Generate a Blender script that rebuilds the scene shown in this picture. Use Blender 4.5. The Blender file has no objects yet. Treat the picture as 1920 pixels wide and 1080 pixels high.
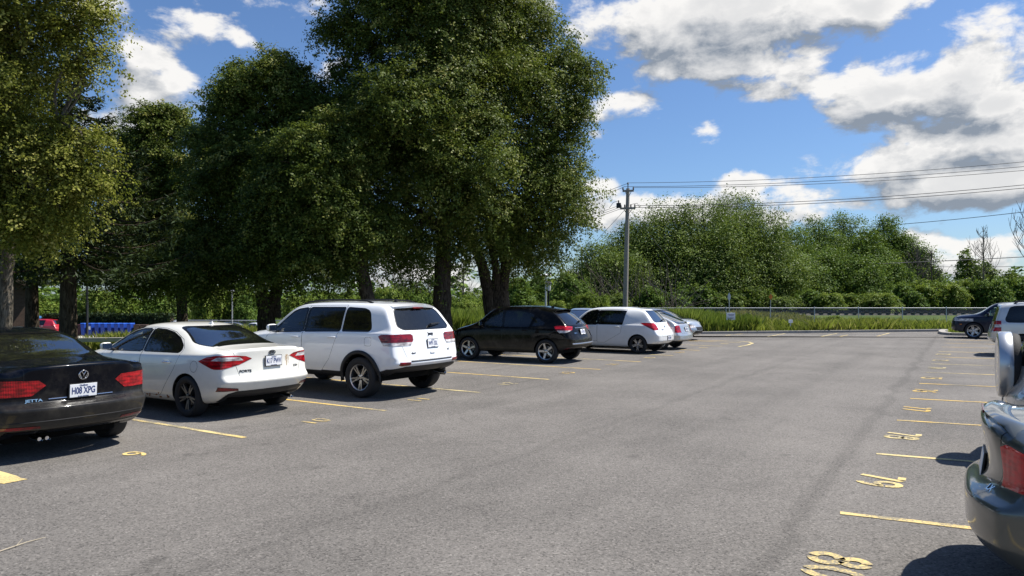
import bpy, bmesh, math, random
import numpy as np
from mathutils import Vector, Matrix, Euler
from mathutils.bvhtree import BVHTree
from mathutils.interpolate import poly_3d_calc
from math import radians as R, sin, cos, pi

scene = bpy.context.scene
C = scene.collection
F, CH, HY = 1335.0, 1.85, 560.0            # focal length in photo pixels, eye height, horizon row

# ---------------------------------------------------------------- camera
cam = bpy.data.cameras.new('camera')
cam.sensor_width = 36.0
cam.lens = 36.0 * F / 1920.0
cam.shift_y = (HY - 540.0) / 1920.0
cam.clip_start, cam.clip_end = 0.05, 5000.0
camo = bpy.data.objects.new('camera', cam)
camo.location = (0, 0, CH)
camo.rotation_euler = (R(90), 0, 0)
C.objects.link(camo)
scene.camera = camo
scene.render.resolution_x, scene.render.resolution_y = 1024, 576
scene.view_settings.view_transform = 'Standard'
scene.view_settings.look = 'None'
scene.view_settings.exposure = 0.75
scene.view_settings.gamma = 1.0
scene.cycles.max_bounces = 6
scene.cycles.diffuse_bounces = 2
scene.cycles.glossy_bounces = 3
scene.cycles.transmission_bounces = 4
scene.cycles.transparent_max_bounces = 8
scene.cycles.sample_clamp_indirect = 4.0

# ---------------------------------------------------------------- sun and sky
SUN_EL, SUN_AZ = 58.5, 76.0                 # azimuth clockwise from +Y
sd = Vector((cos(R(SUN_EL)) * sin(R(SUN_AZ)), cos(R(SUN_EL)) * cos(R(SUN_AZ)), sin(R(SUN_EL))))
sun = bpy.data.lights.new('sun', 'SUN')
sun.energy = 4.8
sun.angle = R(0.53)
sun.color = (1.0, 0.955, 0.88)
suno = bpy.data.objects.new('sun', sun)
suno.rotation_euler = (-sd).to_track_quat('-Z', 'Y').to_euler()
suno.location = (30, 20, 60)
C.objects.link(suno)

def nd(nt, typ, props=None, ins=None):
    n = nt.nodes.new(typ)
    for k, v in (props or {}).items():
        setattr(n, k, v)
    for k, v in (ins or {}).items():
        if isinstance(v, bpy.types.NodeSocket):
            nt.links.new(v, n.inputs[k])
        else:
            n.inputs[k].default_value = v
    return n
def mth(nt, op, a, b=None, c=None, clamp=False):
    ins = {0: a}
    if b is not None: ins[1] = b
    if c is not None: ins[2] = c
    return nd(nt, 'ShaderNodeMath', {'operation': op, 'use_clamp': clamp}, ins).outputs[0]
def mixc(nt, fac, a, b, typ='MIX'):
    n = nd(nt, 'ShaderNodeMix', {'data_type': 'RGBA', 'blend_type': typ})
    for i, v in ((0, fac), (6, a), (7, b)):
        if isinstance(v, bpy.types.NodeSocket): nt.links.new(v, n.inputs[i])
        else: n.inputs[i].default_value = v
    return n.outputs[2]
def smooth(nt, v, a, b, lo=0.0, hi=1.0):
    return nd(nt, 'ShaderNodeMapRange', {'interpolation_type': 'SMOOTHSTEP'}, {0: v, 1: a, 2: b, 3: lo, 4: hi}).outputs[0]

def azel(px, py):
    az = math.atan((px - 960) / F)
    return az, math.atan((HY - py) / F * cos(az))

# banks of cumulus: (direction given by its place over the horizon, radii in degrees/20, strength)
CLOUDS = [
 (1120, 40, 150, 75, .8), (1290, 70, 180, 64, .85), (1480, 40, 190, 62, .95), (1480, 125, 150, 45, .8),
 (1640, 20, 130, 45, .9), (1330, 0, 280, 50, .85), (1360, 115, 120, 50, .7),
 (1840, 100, 120, 70, .95), (1700, 180, 150, 62, 1.0), (1880, 190, 120, 50, .9), (1580, 215, 110, 52, .8), (1450, 182, 90, 28, .75),
 (1250, 125, 60, 24, .6), (1175, 185, 95, 48, .8), (1110, 215, 55, 40, .6), (1345, 170, 28, 40, .4),
 (1700, 295, 160, 50, .95), (1850, 265, 130, 34, .8), (1760, 360, 200, 44, 1.0), (1900, 340, 110, 60, .9), (1620, 325, 75, 40, .6),
 (1405, 345, 100, 38, .95), (1330, 395, 130, 44, .95), (1480, 400, 120, 32, .9), (1230, 400, 90, 40, .85), (1120, 400, 100, 55, .85), (1130, 345, 50, 22, .4),
 (1840, 462, 120, 32, 1.0), (1722, 438, 46, 26, .9), (1760, 515, 220, 36, .75), (1110, 245, 40, 26, .4),
 (330, 160, 110, 62, .95), (240, 140, 70, 70, .7), (380, 30, 130, 44, .8), (540, 0, 150, 30, .7), (300, 240, 120, 50, .75), (600, 150, 60, 70, .6),
 (455, 62, 34, 22, .6), (1340, 240, 40, 30, .45), (270, 90, 70, 20, .45), (180, 10, 90, 40, .6), (580, 90, 70, 18, .4),
 (760, 500, 500, 80, .7), (100, 400, 500, 100, .5), (2300, 250, 300, 200, .9), (-400, 200, 350, 180, .7),
]
w = bpy.data.worlds.new('World'); scene.world = w; w.use_nodes = True
nt = w.node_tree; nt.nodes.clear()
tc = nd(nt, 'ShaderNodeTexCoord').outputs['Generated']
sep = nd(nt, 'ShaderNodeSeparateXYZ', None, {0: tc})
az = mth(nt, 'ARCTAN2', sep.outputs[0], sep.outputs[1]); el = mth(nt, 'ARCSINE', sep.outputs[2])
ae = nd(nt, 'ShaderNodeCombineXYZ', None, {0: az, 1: el, 2: 0.0}).outputs[0]
sky = nd(nt, 'ShaderNodeTexSky', {'sky_type': 'NISHITA', 'sun_disc': False, 'sun_elevation': R(SUN_EL), 'sun_rotation': R(SUN_AZ),
                                  'altitude': 0.0, 'air_density': 1.0, 'dust_density': 0.7, 'ozone_density': 2.2})

dg = bpy.data.node_groups.new('cloud_density', 'ShaderNodeTree')
dg.interface.new_socket('dir', in_out='INPUT', socket_type='NodeSocketVector')
dg.interface.new_socket('value', in_out='OUTPUT', socket_type='NodeSocketFloat')
gi, go = dg.nodes.new('NodeGroupInput'), dg.nodes.new('NodeGroupOutput')
warp = nd(dg, 'ShaderNodeTexNoise', None, {'Vector': gi.outputs[0], 'Scale': 7.0, 'Detail': 4.0})
wv = nd(dg, 'ShaderNodeVectorMath', {'operation': 'MULTIPLY_ADD'}, {0: warp.outputs['Color'], 1: (.09, .05, 0), 2: gi.outputs[0]}).outputs[0]
acc = None
for (px, py, rx, ry, amp) in CLOUDS:
    a, e = azel(px, py)
    m = nd(dg, 'ShaderNodeMapping', {'vector_type': 'TEXTURE'}, {'Vector': wv, 'Location': (a + .045, e + .025, 0), 'Scale': (rx * 1.55 / F, ry * 1.55 / F, 1)})
    g = nd(dg, 'ShaderNodeTexGradient', {'gradient_type': 'QUADRATIC_SPHERE'}, {0: m.outputs[0]}).outputs['Fac']
    acc = mth(dg, 'MULTIPLY', g, amp) if acc is None else mth(dg, 'MULTIPLY_ADD', g, amp, acc)
sc_ = nd(dg, 'ShaderNodeVectorMath', {'operation': 'MULTIPLY'}, {0: gi.outputs[0], 1: (1, 1.7, 1)}).outputs[0]
n1 = nd(dg, 'ShaderNodeTexNoise', None, {'Vector': sc_, 'Scale': 12.0, 'Detail': 12.0, 'Roughness': .60, 'Distortion': .2}).outputs['Fac']
n2 = nd(dg, 'ShaderNodeTexNoise', None, {'Vector': sc_, 'Scale': 3.3, 'Detail': 2.0}).outputs['Fac']
v = mth(dg, 'MULTIPLY_ADD', n1, 2.05, mth(dg, 'MULTIPLY', mth(dg, 'MINIMUM', acc, 1.2), .95))
v = mth(dg, 'MULTIPLY_ADD', n2, .35, v)
dg.links.new(v, go.inputs[0])
def dens(off):
    p = ae if off is None else nd(nt, 'ShaderNodeVectorMath', {'operation': 'ADD'}, {0: ae, 1: off}).outputs[0]
    g = nt.nodes.new('ShaderNodeGroup'); g.node_tree = dg
    nt.links.new(p, g.inputs[0]); return g.outputs[0]
d0, d1 = dens(None), dens((.014, .028, 0))
cover = smooth(nt, d0, 1.49, 1.84)
light = mth(nt, 'SUBTRACT', d0, d1)
lit = mth(nt, 'MULTIPLY_ADD', light, 1.6, .56, clamp=True)
thick = smooth(nt, d0, 1.65, 2.5)
lit2 = mth(nt, 'MULTIPLY', lit, mth(nt, 'MULTIPLY_ADD', thick, -.40, 1.12), clamp=True)
ccol = mixc(nt, lit2, (.29, .335, .40, 1), (1.04, 1.02, .99, 1))
SKYS = 0.061
bsky = mixc(nt, 1.0, sky.outputs[0], (.84, 1.04, 1.30, 1), 'MULTIPLY')
bg1 = nd(nt, 'ShaderNodeBackground', None, {'Color': bsky, 'Strength': SKYS})
bg2 = nd(nt, 'ShaderNodeBackground', None, {'Color': ccol, 'Strength': 0.56})
mx = nd(nt, 'ShaderNodeMixShader', None, {0: mth(nt, 'MULTIPLY', cover, .97), 1: bg1.outputs[0], 2: bg2.outputs[0]})
wo = nd(nt, 'ShaderNodeOutputWorld', None, {0: mx.outputs[0]})
w.cycles.sampling_method = 'MANUAL'; w.cycles.sample_map_resolution = 512

# ---------------------------------------------------------------- helpers
def P(px, py, Z):
    return Vector(((px - 960) / F * Z, Z, CH + (HY - py) / F * Z))
def G(px, py, z=0.0):
    Z = F * (CH - z) / (py - HY)
    return Vector(((px - 960) / F * Z, Z, z))

class MB:
    """collects shapes that become one mesh object"""
    def __init__(s): s.v, s.f, s.m = [], [], []
    def add(s, v, f, mi=0):
        o = len(s.v); s.v += [tuple(p) for p in v]; s.f += [tuple(i + o for i in q) for q in f]; s.m += [mi] * len(f); return s
    def box(s, c, d, mi=0, rot=None, taper=1.0):
        x, y, z = [k / 2 for k in d]; vs = []
        for sz in (-1, 1):
            t = taper if sz > 0 else 1.0
            for sx, sy in ((-1, -1), (1, -1), (1, 1), (-1, 1)):
                p = Vector((sx * x * t, sy * y * t, sz * z))
                if rot is not None: p = rot @ p
                vs.append(p + Vector(c))
        return s.add(vs, [(3, 2, 1, 0), (4, 5, 6, 7), (0, 1, 5, 4), (1, 2, 6, 5), (2, 3, 7, 6), (3, 0, 4, 7)], mi)
    def tube(s, pts, rad, n=8, mi=0, cap=True):
        pts = [Vector(p) for p in pts]
        if not hasattr(rad, '__len__'): rad = [rad] * len(pts)
        vs, fs = [], []; up = None
        for i, p in enumerate(pts):
            t = (pts[min(i + 1, len(pts) - 1)] - pts[max(i - 1, 0)]).normalized()
            if up is None:
                up = Vector((0, 0, 1)) if abs(t.z) < .9 else Vector((1, 0, 0))
            a = t.cross(up).normalized(); up = a.cross(t).normalized()
            for k in range(n):
                an = 2 * pi * k / n
                vs.append(p + (a * cos(an) + up * sin(an)) * rad[i])
        for i in range(len(pts) - 1):
            for k in range(n):
                k2 = (k + 1) % n
                fs.append((i * n + k, i * n + k2, (i + 1) * n + k2, (i + 1) * n + k))
        if cap:
            fs.append(tuple(range(n))[::-1]); fs.append(tuple((len(pts) - 1) * n + k for k in range(n)))
        return s.add(vs, fs, mi)
    def lathe(s, prof, n=24, c=(0, 0, 0), axis='z', mi=0):
        vs, fs = [], []; m = len(prof)
        for k in range(n):
            a = 2 * pi * k / n
            for r, h in prof:
                p = (r * cos(a), r * sin(a), h)
                if axis == 'y': p = (p[0], p[2], p[1])
                vs.append(Vector(p) + Vector(c))
        for k in range(n):
            for j in range(m - 1):
                a, b = k * m + j, ((k + 1) % n) * m + j
                fs.append((a, b, b + 1, a + 1) if axis == 'z' else (a + 1, b + 1, b, a))
        return s.add(vs, fs, mi)
    def prism(s, poly, z0, z1, mi=0, tf=None):
        n = len(poly); vs = [Vector((x, y, z0)) for x, y in poly] + [Vector((x, y, z1)) for x, y in poly]
        if tf: vs = [tf @ q for q in vs]
        return s.add(vs, [tuple(range(n))[::-1], tuple(range(n, 2 * n))] + [(i, (i + 1) % n, n + (i + 1) % n, n + i) for i in range(n)], mi)
    def build(s, name, mats, parent=None, smooth=False, bevel=0, angle=40):
        me = bpy.data.meshes.new(name)
        me.from_pydata(s.v, [], s.f)
        if not isinstance(mats, (list, tuple)): mats = [mats]
        for m in mats: me.materials.append(m)
        if len(mats) > 1: me.polygons.foreach_set('material_index', s.m)
        if smooth:
            me.polygons.foreach_set('use_smooth', [True] * len(me.polygons))
            me.set_sharp_from_angle(angle=R(angle))
        me.update()
        o = bpy.data.objects.new(name, me); C.objects.link(o); o.parent = parent
        if bevel:
            b = o.modifiers.new('bevel', 'BEVEL'); b.width = bevel; b.segments = 2; b.limit_method = 'ANGLE'; b.angle_limit = R(50)
        return o

def tag(o, label=None, cat=None, group=None, kind=None):
    if label: o['label'] = label
    if cat: o['category'] = cat
    if group: o['group'] = group
    if kind: o['kind'] = kind
    return o
def thing(name, label, cat, loc=(0, 0, 0), rz=0.0, group=None):
    o = bpy.data.objects.new(name, None); o.empty_display_size = .3
    C.objects.link(o); o.location = loc; o.rotation_euler = (0, 0, rz)
    return tag(o, label, cat, group)
def dup(root, loc, rz=0.0, scale=None, label=None, group=None):
    r = root.copy(); C.objects.link(r); r.location = loc; r.rotation_euler = (0, 0, rz)
    if scale is not None: r.scale = scale if hasattr(scale, '__len__') else (scale,) * 3
    if label: r['label'] = label
    if group: r['group'] = group
    for ch in root.children:
        c = ch.copy(); C.objects.link(c); c.parent = r
        for g in ch.children:
            d = g.copy(); C.objects.link(d); d.parent = c
    return r

MATS = {}
def mat(name, col, rough=.5, metal=0.0, spec=.5, coat=0.0, var=.12, scale=6.0, bump=0.0, bscale=60.0, trans=0.0, ior=1.45):
    """principled material whose colour is broken up by object-space noise"""
    if name in MATS: return MATS[name]
    m = bpy.data.materials.new(name); m.use_nodes = True; t = m.node_tree; b = t.nodes['Principled BSDF']
    co = nd(t, 'ShaderNodeTexCoord').outputs['Object']
    n = nd(t, 'ShaderNodeTexNoise', None, {'Vector': co, 'Scale': scale, 'Detail': 5.0, 'Roughness': .6}).outputs['Fac']
    k = mth(t, 'MULTIPLY_ADD', n, 2 * var, 1 - var)
    hv = nd(t, 'ShaderNodeHueSaturation', None, {'Color': (*col, 1), 'Value': k}).outputs[0]
    t.links.new(hv, b.inputs['Base Color'])
    b.inputs['Roughness'].default_value = rough; b.inputs['Metallic'].default_value = metal
    b.inputs['Specular IOR Level'].default_value = spec; b.inputs['Coat Weight'].default_value = coat; b.inputs['Coat Roughness'].default_value = .03
    b.inputs['Transmission Weight'].default_value = trans; b.inputs['IOR'].default_value = ior
    if bump:
        bn = nd(t, 'ShaderNodeTexNoise', None, {'Vector': co, 'Scale': bscale, 'Detail': 6.0}).outputs['Fac']
        t.links.new(nd(t, 'ShaderNodeBump', None, {'Strength': bump, 'Distance': .02, 'Height': bn}).outputs[0], b.inputs['Normal'])
    MATS[name] = m; return m

TH = R(32.5)
U = Vector((sin(TH), cos(TH), 0)); V = Vector((-cos(TH), sin(TH), 0))       # along the aisle; into the left-hand stalls
L0 = Vector((-3.55, 9.46, 0)); LSTEP = Vector((1.465, 2.278, 0))             # open end of the first left stall line; step to the next
R0 = Vector((2.83, 6.14, 0)); RSTEP = Vector((1.512, 2.345, 0)); RDIR = Vector((.906, -.42, 0))
# ================================================================ ground, lot, kerbs, markings
def terrain_z(x, y):
    d = Vector((x, y, 0)) - L0
    v = d.dot(V)
    t = min(1, max(0, (v - 17) / 24)); z = -1.7 * t * t * (3 - 2 * t)
    if x > -2 and y > 46:                          # grassy bank that carries the railway
        b = min(1, max(0, (y - .0117 * x - 48.2) / 5.2)); k = min(1, (x + 2) / 9); z += .62 * b * b * (3 - 2 * b) * k
    return z

def ground_material(name, cols, scale, bump=.5):
    m = bpy.data.materials.new(name); m.use_nodes = True; t = m.node_tree; b = t.nodes['Principled BSDF']
    co = nd(t, 'ShaderNodeTexCoord').outputs['Object']
    a = nd(t, 'ShaderNodeTexNoise', None, {'Vector': co, 'Scale': scale, 'Detail': 8.0, 'Roughness': .7}).outputs['Fac']
    c = nd(t, 'ShaderNodeTexNoise', None, {'Vector': co, 'Scale': scale * .06, 'Detail': 4.0}).outputs['Fac']
    x = mth(t, 'ADD', mth(t, 'MULTIPLY', a, .6), mth(t, 'MULTIPLY', c, .5))
    r = nd(t, 'ShaderNodeValToRGB', None, {0: x}); e = r.color_ramp.elements
    e[0].position, e[0].color = .38, (*cols[0], 1); e[1].position, e[1].color = .7, (*cols[2], 1)
    k = e.new(.54); k.color = (*cols[1], 1)
    t.links.new(r.outputs[0], b.inputs['Base Color']); b.inputs['Roughness'].default_value = .95; b.inputs['Specular IOR Level'].default_value = .1
    t.links.new(nd(t, 'ShaderNodeBump', None, {'Strength': bump, 'Distance': .1, 'Height': a}).outputs[0], b.inputs['Normal'])
    return m
M_lawn = ground_material('lawn', ((.035, .055, .015), (.06, .09, .022), (.10, .12, .035)), 3.0)

def terrain():
    n = 220; g = np.linspace(-1, 1, n + 1); ax = np.sign(g) * (.07 * np.abs(g) + .93 * np.abs(g) ** 3.2) * 1200
    xs, ys = ax, ax + 30
    v = [(x, y, terrain_z(x, y) - .06) for y in ys for x in xs]
    f = [(j * (n + 1) + i, j * (n + 1) + i + 1, (j + 1) * (n + 1) + i + 1, (j + 1) * (n + 1) + i) for j in range(n) for i in range(n)]
    o = MB().add(v, f).build('ground', M_lawn, smooth=True); tag(o, kind='structure')
terrain()

def asphalt():
    m = bpy.data.materials.new('asphalt'); m.use_nodes = True; t = m.node_tree; b = t.nodes['Principled BSDF']
    co = nd(t, 'ShaderNodeTexCoord').outputs['Object']
    al = nd(t, 'ShaderNodeMapping', None, {'Vector': co, 'Rotation': (0, 0, TH)}).outputs[0]       # y runs along the aisle
    st = nd(t, 'ShaderNodeMapping', None, {'Vector': al, 'Scale': (1.0, .06, 1)}).outputs[0]
    big = nd(t, 'ShaderNodeTexNoise', None, {'Vector': co, 'Scale': .35, 'Detail': 6.0, 'Roughness': .6}).outputs['Fac']
    stk = nd(t, 'ShaderNodeTexNoise', None, {'Vector': st, 'Scale': .9, 'Detail': 6.0, 'Roughness': .65, 'Distortion': .6}).outputs['Fac']
    fin = nd(t, 'ShaderNodeTexNoise', None, {'Vector': co, 'Scale': 48.0, 'Detail': 5.0, 'Roughness': .8}).outputs['Fac']
    agg = nd(t, 'ShaderNodeTexVoronoi', None, {'Vector': co, 'Scale': 70.0}).outputs['Color']
    aggv = nd(t, 'ShaderNodeSeparateColor', None, {0: agg}).outputs[0]
    base = mth(t, 'MULTIPLY_ADD', mth(t, 'SUBTRACT', big, .5), .14, .123)
    base = mth(t, 'MULTIPLY_ADD', mth(t, 'SUBTRACT', stk, .5), .085, base)
    base = mth(t, 'MULTIPLY_ADD', mth(t, 'SUBTRACT', fin, .5), .11, base)
    base = mth(t, 'MULTIPLY_ADD', mth(t, 'SUBTRACT', aggv, .5), .06, base)
    base = mth(t, 'MULTIPLY', base, smooth(t, aggv, .05, .18, .68, 1.0))
    base = mth(t, 'MULTIPLY', base, smooth(t, aggv, .91, .97, 1.0, 1.25))
    # paving joints: wandering dark seams that run along the aisle
    sx = nd(t, 'ShaderNodeSeparateXYZ', None, {0: al}).outputs
    wob = nd(t, 'ShaderNodeTexNoise', None, {'Vector': al, 'Scale': .8, 'Detail': 5.0}).outputs['Fac']
    for off, wd, dk in ((-1.2, .13, .30), (-4.45, .11, .17), (-8.3, .10, .16), (1.6, .10, .09), (-2.9, .25, .08)):
        dd = mth(t, 'ABSOLUTE', mth(t, 'SUBTRACT', mth(t, 'MULTIPLY_ADD', wob, .5, sx[0]), off + .25))
        k = smooth(t, dd, wd * .2, wd, 1.0, 0.0)
        k = mth(t, 'MULTIPLY', k, smooth(t, fin, .35, .6, dk, dk * .35))
        base = mth(t, 'MULTIPLY', base, mth(t, 'SUBTRACT', 1.0, k))
    # hairline cracks and oil spots
    ck = nd(t, 'ShaderNodeTexVoronoi', {'feature': 'DISTANCE_TO_EDGE'}, {'Vector': nd(t, 'ShaderNodeVectorMath', {'operation': 'MULTIPLY_ADD'}, {0: nd(t, 'ShaderNodeTexNoise', None, {'Vector': co, 'Scale': 1.3, 'Detail': 6.0}).outputs['Color'], 1: (1.2, 1.2, 0), 2: co}).outputs[0], 'Scale': .13}).outputs[0]
    base = mth(t, 'MULTIPLY', base, smooth(t, ck, .0008, .0025, .86, 1.0))
    oil = nd(t, 'ShaderNodeTexNoise', None, {'Vector': co, 'Scale': 1.7, 'Detail': 5.0}).outputs['Fac']
    base = mth(t, 'MULTIPLY', base, smooth(t, oil, .64, .74, 1.0, .70))
    col = nd(t, 'ShaderNodeCombineColor', None, {0: mth(t, 'MULTIPLY', base, 1.075), 1: mth(t, 'MULTIPLY', base, .99), 2: mth(t, 'MULTIPLY', base, .90)}).outputs[0]
    t.links.new(col, b.inputs['Base Color']); b.inputs['Roughness'].default_value = .85; b.inputs['Specular IOR Level'].default_value = .35
    h = mth(t, 'ADD', fin, mth(t, 'MULTIPLY', aggv, .6))
    t.links.new(nd(t, 'ShaderNodeBump', None, {'Strength': .55, 'Distance': .012, 'Height': h}).outputs[0], b.inputs['Normal'])
    return m, (co, fin)
M_asph, _ = asphalt()

FRONT = 5.7                                   # depth of the left stalls
KA, KB = G(1765, 621.5), G(1300, 626.5)       # back kerb
kd = (KB - KA).normalized()
KC = KB + kd * 42                             # carries on behind the tree strip
def LF(t, v): return L0 + U * t + V * v
strip_end = 22.5
lot = [LF(-30, FRONT), LF(strip_end, FRONT), LF(strip_end, 15.0), KC.lerp(KB, .66), KB, KA, KA + Vector((.6, -6.2, 0)), KA + Vector((30, -12, 0)), KA + Vector((60, -40, 0)), Vector((70, -40, 0)), Vector((-30, -40, 0))]
o = MB().add([(p.x, p.y, 0) for p in lot], [tuple(range(len(lot)))[::-1]]).build('parking_lot', M_asph); tag(o, kind='structure')
lot_low = [(-80, 40), (-33, 50), (-19.5, 63), (-7, 84), (-90, 84)]
o = MB().add([(x, y, -1.69) for x, y in lot_low], [(0, 1, 2, 3, 4)]).build('lower_parking_lot', M_asph); tag(o, kind='structure')

M_kerb = mat('kerb_concrete', (.31, .29, .26), .9, var=.3, scale=3, bump=.4, bscale=40)
def kerb(pts, closed=False, w=.16, h=.13, name='kerb'):
    mb = MB(); n = len(pts)
    for i in range(n if closed else n - 1):
        a, b2 = Vector(pts[i]), Vector(pts[(i + 1) % n]); d = b2 - a; L = d.length; d.normalize()
        ang = math.atan2(d.y, d.x); seg = max(1, round(L / 3.0)) if L > 2 else 1
        for k in range(seg):
            c = a + d * L * (k + .5) / seg
            mb.box((c.x, c.y, h / 2 - .03), (L / seg - (.008 if L > 2 else -.04), w, h + .06), 0, Matrix.Rotation(ang, 3, 'Z'))
    o = mb.build(name, M_kerb, bevel=.015); tag(o, kind='structure'); return o
kerb([LF(-30, FRONT), LF(strip_end, FRONT)])
kerb([LF(strip_end, FRONT + .1), LF(strip_end, 15.0)])
kerb([KC, KA])
isl = [KA + Vector((.2, 0, 0))] + [G(px, py) for px, py in ((1766, 623), (1766, 625.5), (1772, 627.5), (1785, 628.6), (1830, 629.6), (1920, 631), (2100, 634))]
kerb(isl, w=.3)

# worn yellow road paint
def paint():
    m = bpy.data.materials.new('yellow_paint'); m.use_nodes = True; t = m.node_tree; b = t.nodes['Principled BSDF']
    co = nd(t, 'ShaderNodeTexCoord').outputs['Object']
    a = nd(t, 'ShaderNodeTexNoise', None, {'Vector': co, 'Scale': 42.0, 'Detail': 5.0, 'Roughness': .8}).outputs['Fac']
    c = nd(t, 'ShaderNodeTexNoise', None, {'Vector': co, 'Scale': 1.6, 'Detail': 4.0}).outputs['Fac']
    wear = smooth(t, mth(t, 'ADD', a, mth(t, 'MULTIPLY', mth(t, 'SUBTRACT', c, .5), .9)), .46, .62)
    sp = nd(t, 'ShaderNodeTexNoise', None, {'Vector': co, 'Scale': .12}).outputs['Fac']
    pc = mixc(t, smooth(t, sp, .4, .6), (.58, .38, .085, 1), (.56, .46, .22, 1))
    col = mixc(t, wear, pc, (.20, .175, .12, 1))
    t.links.new(col, b.inputs['Base Color']); b.inputs['Roughness'].default_value = .8
    return m
M_paint = paint()
lines = MB()
def line(a, b, w=.085):
    d = (b - a); n = Vector((-d.y, d.x, 0)).normalized() * w / 2
    k = max(2, int(d.length / .12)); rnd = random.Random(int(a.x * 91 + a.y * 37)); vs = []
    for i in range(k + 1):
        p = a + d * i / k
        for s in (1, -1): vs.append(p + n * s * (1 + rnd.uniform(-.13, .13)) + Vector((0, 0, .005)))
    lines.add(vs, [(2 * i, 2 * i + 2, 2 * i + 3, 2 * i + 1)[::-1] for i in range(k)])
for k in range(-1, 10):
    a = L0 + LSTEP * k
    line(a, a + V * 5.2, .22 if k == -1 else .085)
for k in range(-1, 13):
    a = R0 + RSTEP * k
    line(a, a + RDIR * 5.2, .085)
for x0, y0, x1, y1 in ((1440, 631, 1472, 625.5), (1540, 631, 1571, 625), (1645, 630.5, 1668, 624.5), (1360, 629, 1392, 626), (1575, 631, 1590, 628)):
    line(G(x0, y0), G(x1, y1), .09)
arc = [G(px, py) for px, py in ((1300, 638.5), (1340, 638.6), (1380, 639.6), (1405, 641.5), (1411, 644), (1402, 647), (1385, 650))]
for i in range(len(arc) - 1): line(arc[i], arc[i + 1], .11)
o = lines.build('parking_line_markings', M_paint); tag(o, kind='structure')

def arcp(cx, cy, rx, ry, a0, a1, n=12):
    return [(cx + rx * cos(R(a0 + (a1 - a0) * i / n)), cy + ry * sin(R(a0 + (a1 - a0) * i / n))) for i in range(n + 1)]
DIG = {   # stencil digits in a 0.6 x 1 cell, with the breaks of a stencil
 '0': [arcp(.3, .5, .24, .44, 100, 260), arcp(.3, .5, .24, .44, -80, 80)],
 '1': [[(.3, .03), (.3, .97)]],
 '2': [arcp(.3, .72, .23, .23, 165, -35) + [(.08, .05)], [(.14, .04), (.55, .04)]],
 '3': [arcp(.28, .73, .22, .21, 160, -80), arcp(.28, .28, .25, .24, 80, -160)],
 '4': [[(.42, .02), (.42, .97), (.05, .32)], [(.10, .3), (.57, .3)]],
 '5': [[(.52, .95), (.12, .95), (.10, .56)], arcp(.27, .32, .26, .28, 120, -150)],
 '6': [[(.45, .95)] + arcp(.3, .45, .23, .45, 100, 200), arcp(.3, .28, .23, .24, 190, -150)],
 '7': [[(.07, .95), (.38, .95)], [(.47, .95), (.53, .93), (.24, .02)]],
 '8': [arcp(.3, .74, .19, .19, 100, 260), arcp(.3, .74, .19, .19, -80, 80), arcp(.3, .27, .24, .23, 100, 260), arcp(.3, .27, .24, .23, -80, 80)],
 '9': [arcp(.3, .70, .23, .25, -10, 330), arcp(.26, .5, .27, .45, 15, -80)],
}
nums = MB()
def number(txt, c, right, up, h=.46, w=.075):
    cell = .72 * h; x0 = -cell * len(txt) / 2
    for ch in txt:
        for st in DIG[ch]:
            pts = [c + right * (x0 + .06 * h + x * h) + up * ((y - .5) * h) + Vector((0, 0, .006)) for x, y in st]
            vs = []
            for i, p in enumerate(pts):
                d = (pts[min(i + 1, len(pts) - 1)] - pts[max(i - 1, 0)]).normalized(); n = Vector((-d.y, d.x, 0)) * w / 2
                vs += [p + n, p - n]
            nums.add(vs, [(2 * i + 1, 2 * i + 3, 2 * i + 2, 2 * i) for i in range(len(pts) - 1)])
        x0 += cell
rc = G(1651, 901)
for k in range(-1, 8):
    number(str(79 - k), rc + RSTEP * k, -U, -V, .40, .072)
lc = [G(253, 852), G(591, 790), G(785, 749.5), G(950, 720)]
for k in range(10):
    p = lc[k] if k < 4 else lc[3] + LSTEP * (k - 3)
    number(str(9 + k), p, U, V, .33, .05)
o = nums.build('stall_number_markings', M_paint); tag(o, kind='structure')

# twig lying on the asphalt
mb = MB(); mb.tube([G(-60, 1062), G(0, 1036) + Vector((0, 0, .01)), G(50, 1020) + Vector((0, 0, .014)), G(86, 1007)], [.006, .005, .004, .002], 6)
mb.tube([G(30, 1027) + Vector((0, 0, .012)), G(42, 1015) + Vector((0, 0, .02))], [.003, .0015], 5)
tag(mb.build('twig', mat('twig_bark', (.35, .30, .22), .9), smooth=True), 'thin pale twig lying on bare asphalt in the near left corner', 'twig')
# ================================================================ cars
M_tyre = mat('tyre_rubber', (.018, .018, .019), .75, var=.2, bump=.2)
M_trim = mat('black_plastic', (.016, .016, .017), .5, spec=.4, var=.15)
M_gloss = mat('black_gasket', (.006, .006, .007), .25, var=.1)
M_chrome = mat('chrome', (.75, .76, .78), .12, 1.0, var=.05)
M_rim = mat('silver_alloy', (.50, .51, .53), .32, 1.0, var=.08)
M_rimd = mat('machined_dark_alloy', (.16, .165, .175), .35, .9, var=.1)
M_well = mat('wheel_well_lining', (.008, .008, .008), .95, spec=.1)
M_cabin = mat('cabin_fabric', (.022, .022, .024), .9, var=.25)
M_cabing = mat('cabin_fabric_grey', (.10, .10, .105), .9, var=.25)
M_amber = mat('amber_lens', (.6, .18, .02), .1, coat=1.0)
M_plate = mat('plate_white', (.72, .73, .75), .35, var=.06)
M_plateb = mat('plate_blue', (.03, .05, .16), .4)
M_badge = mat('dark_badge', (.03, .03, .035), .3, .6)
M_rust = mat('rust', (.22, .09, .03), .9, var=.4, scale=25)
M_gap = M_gloss

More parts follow.
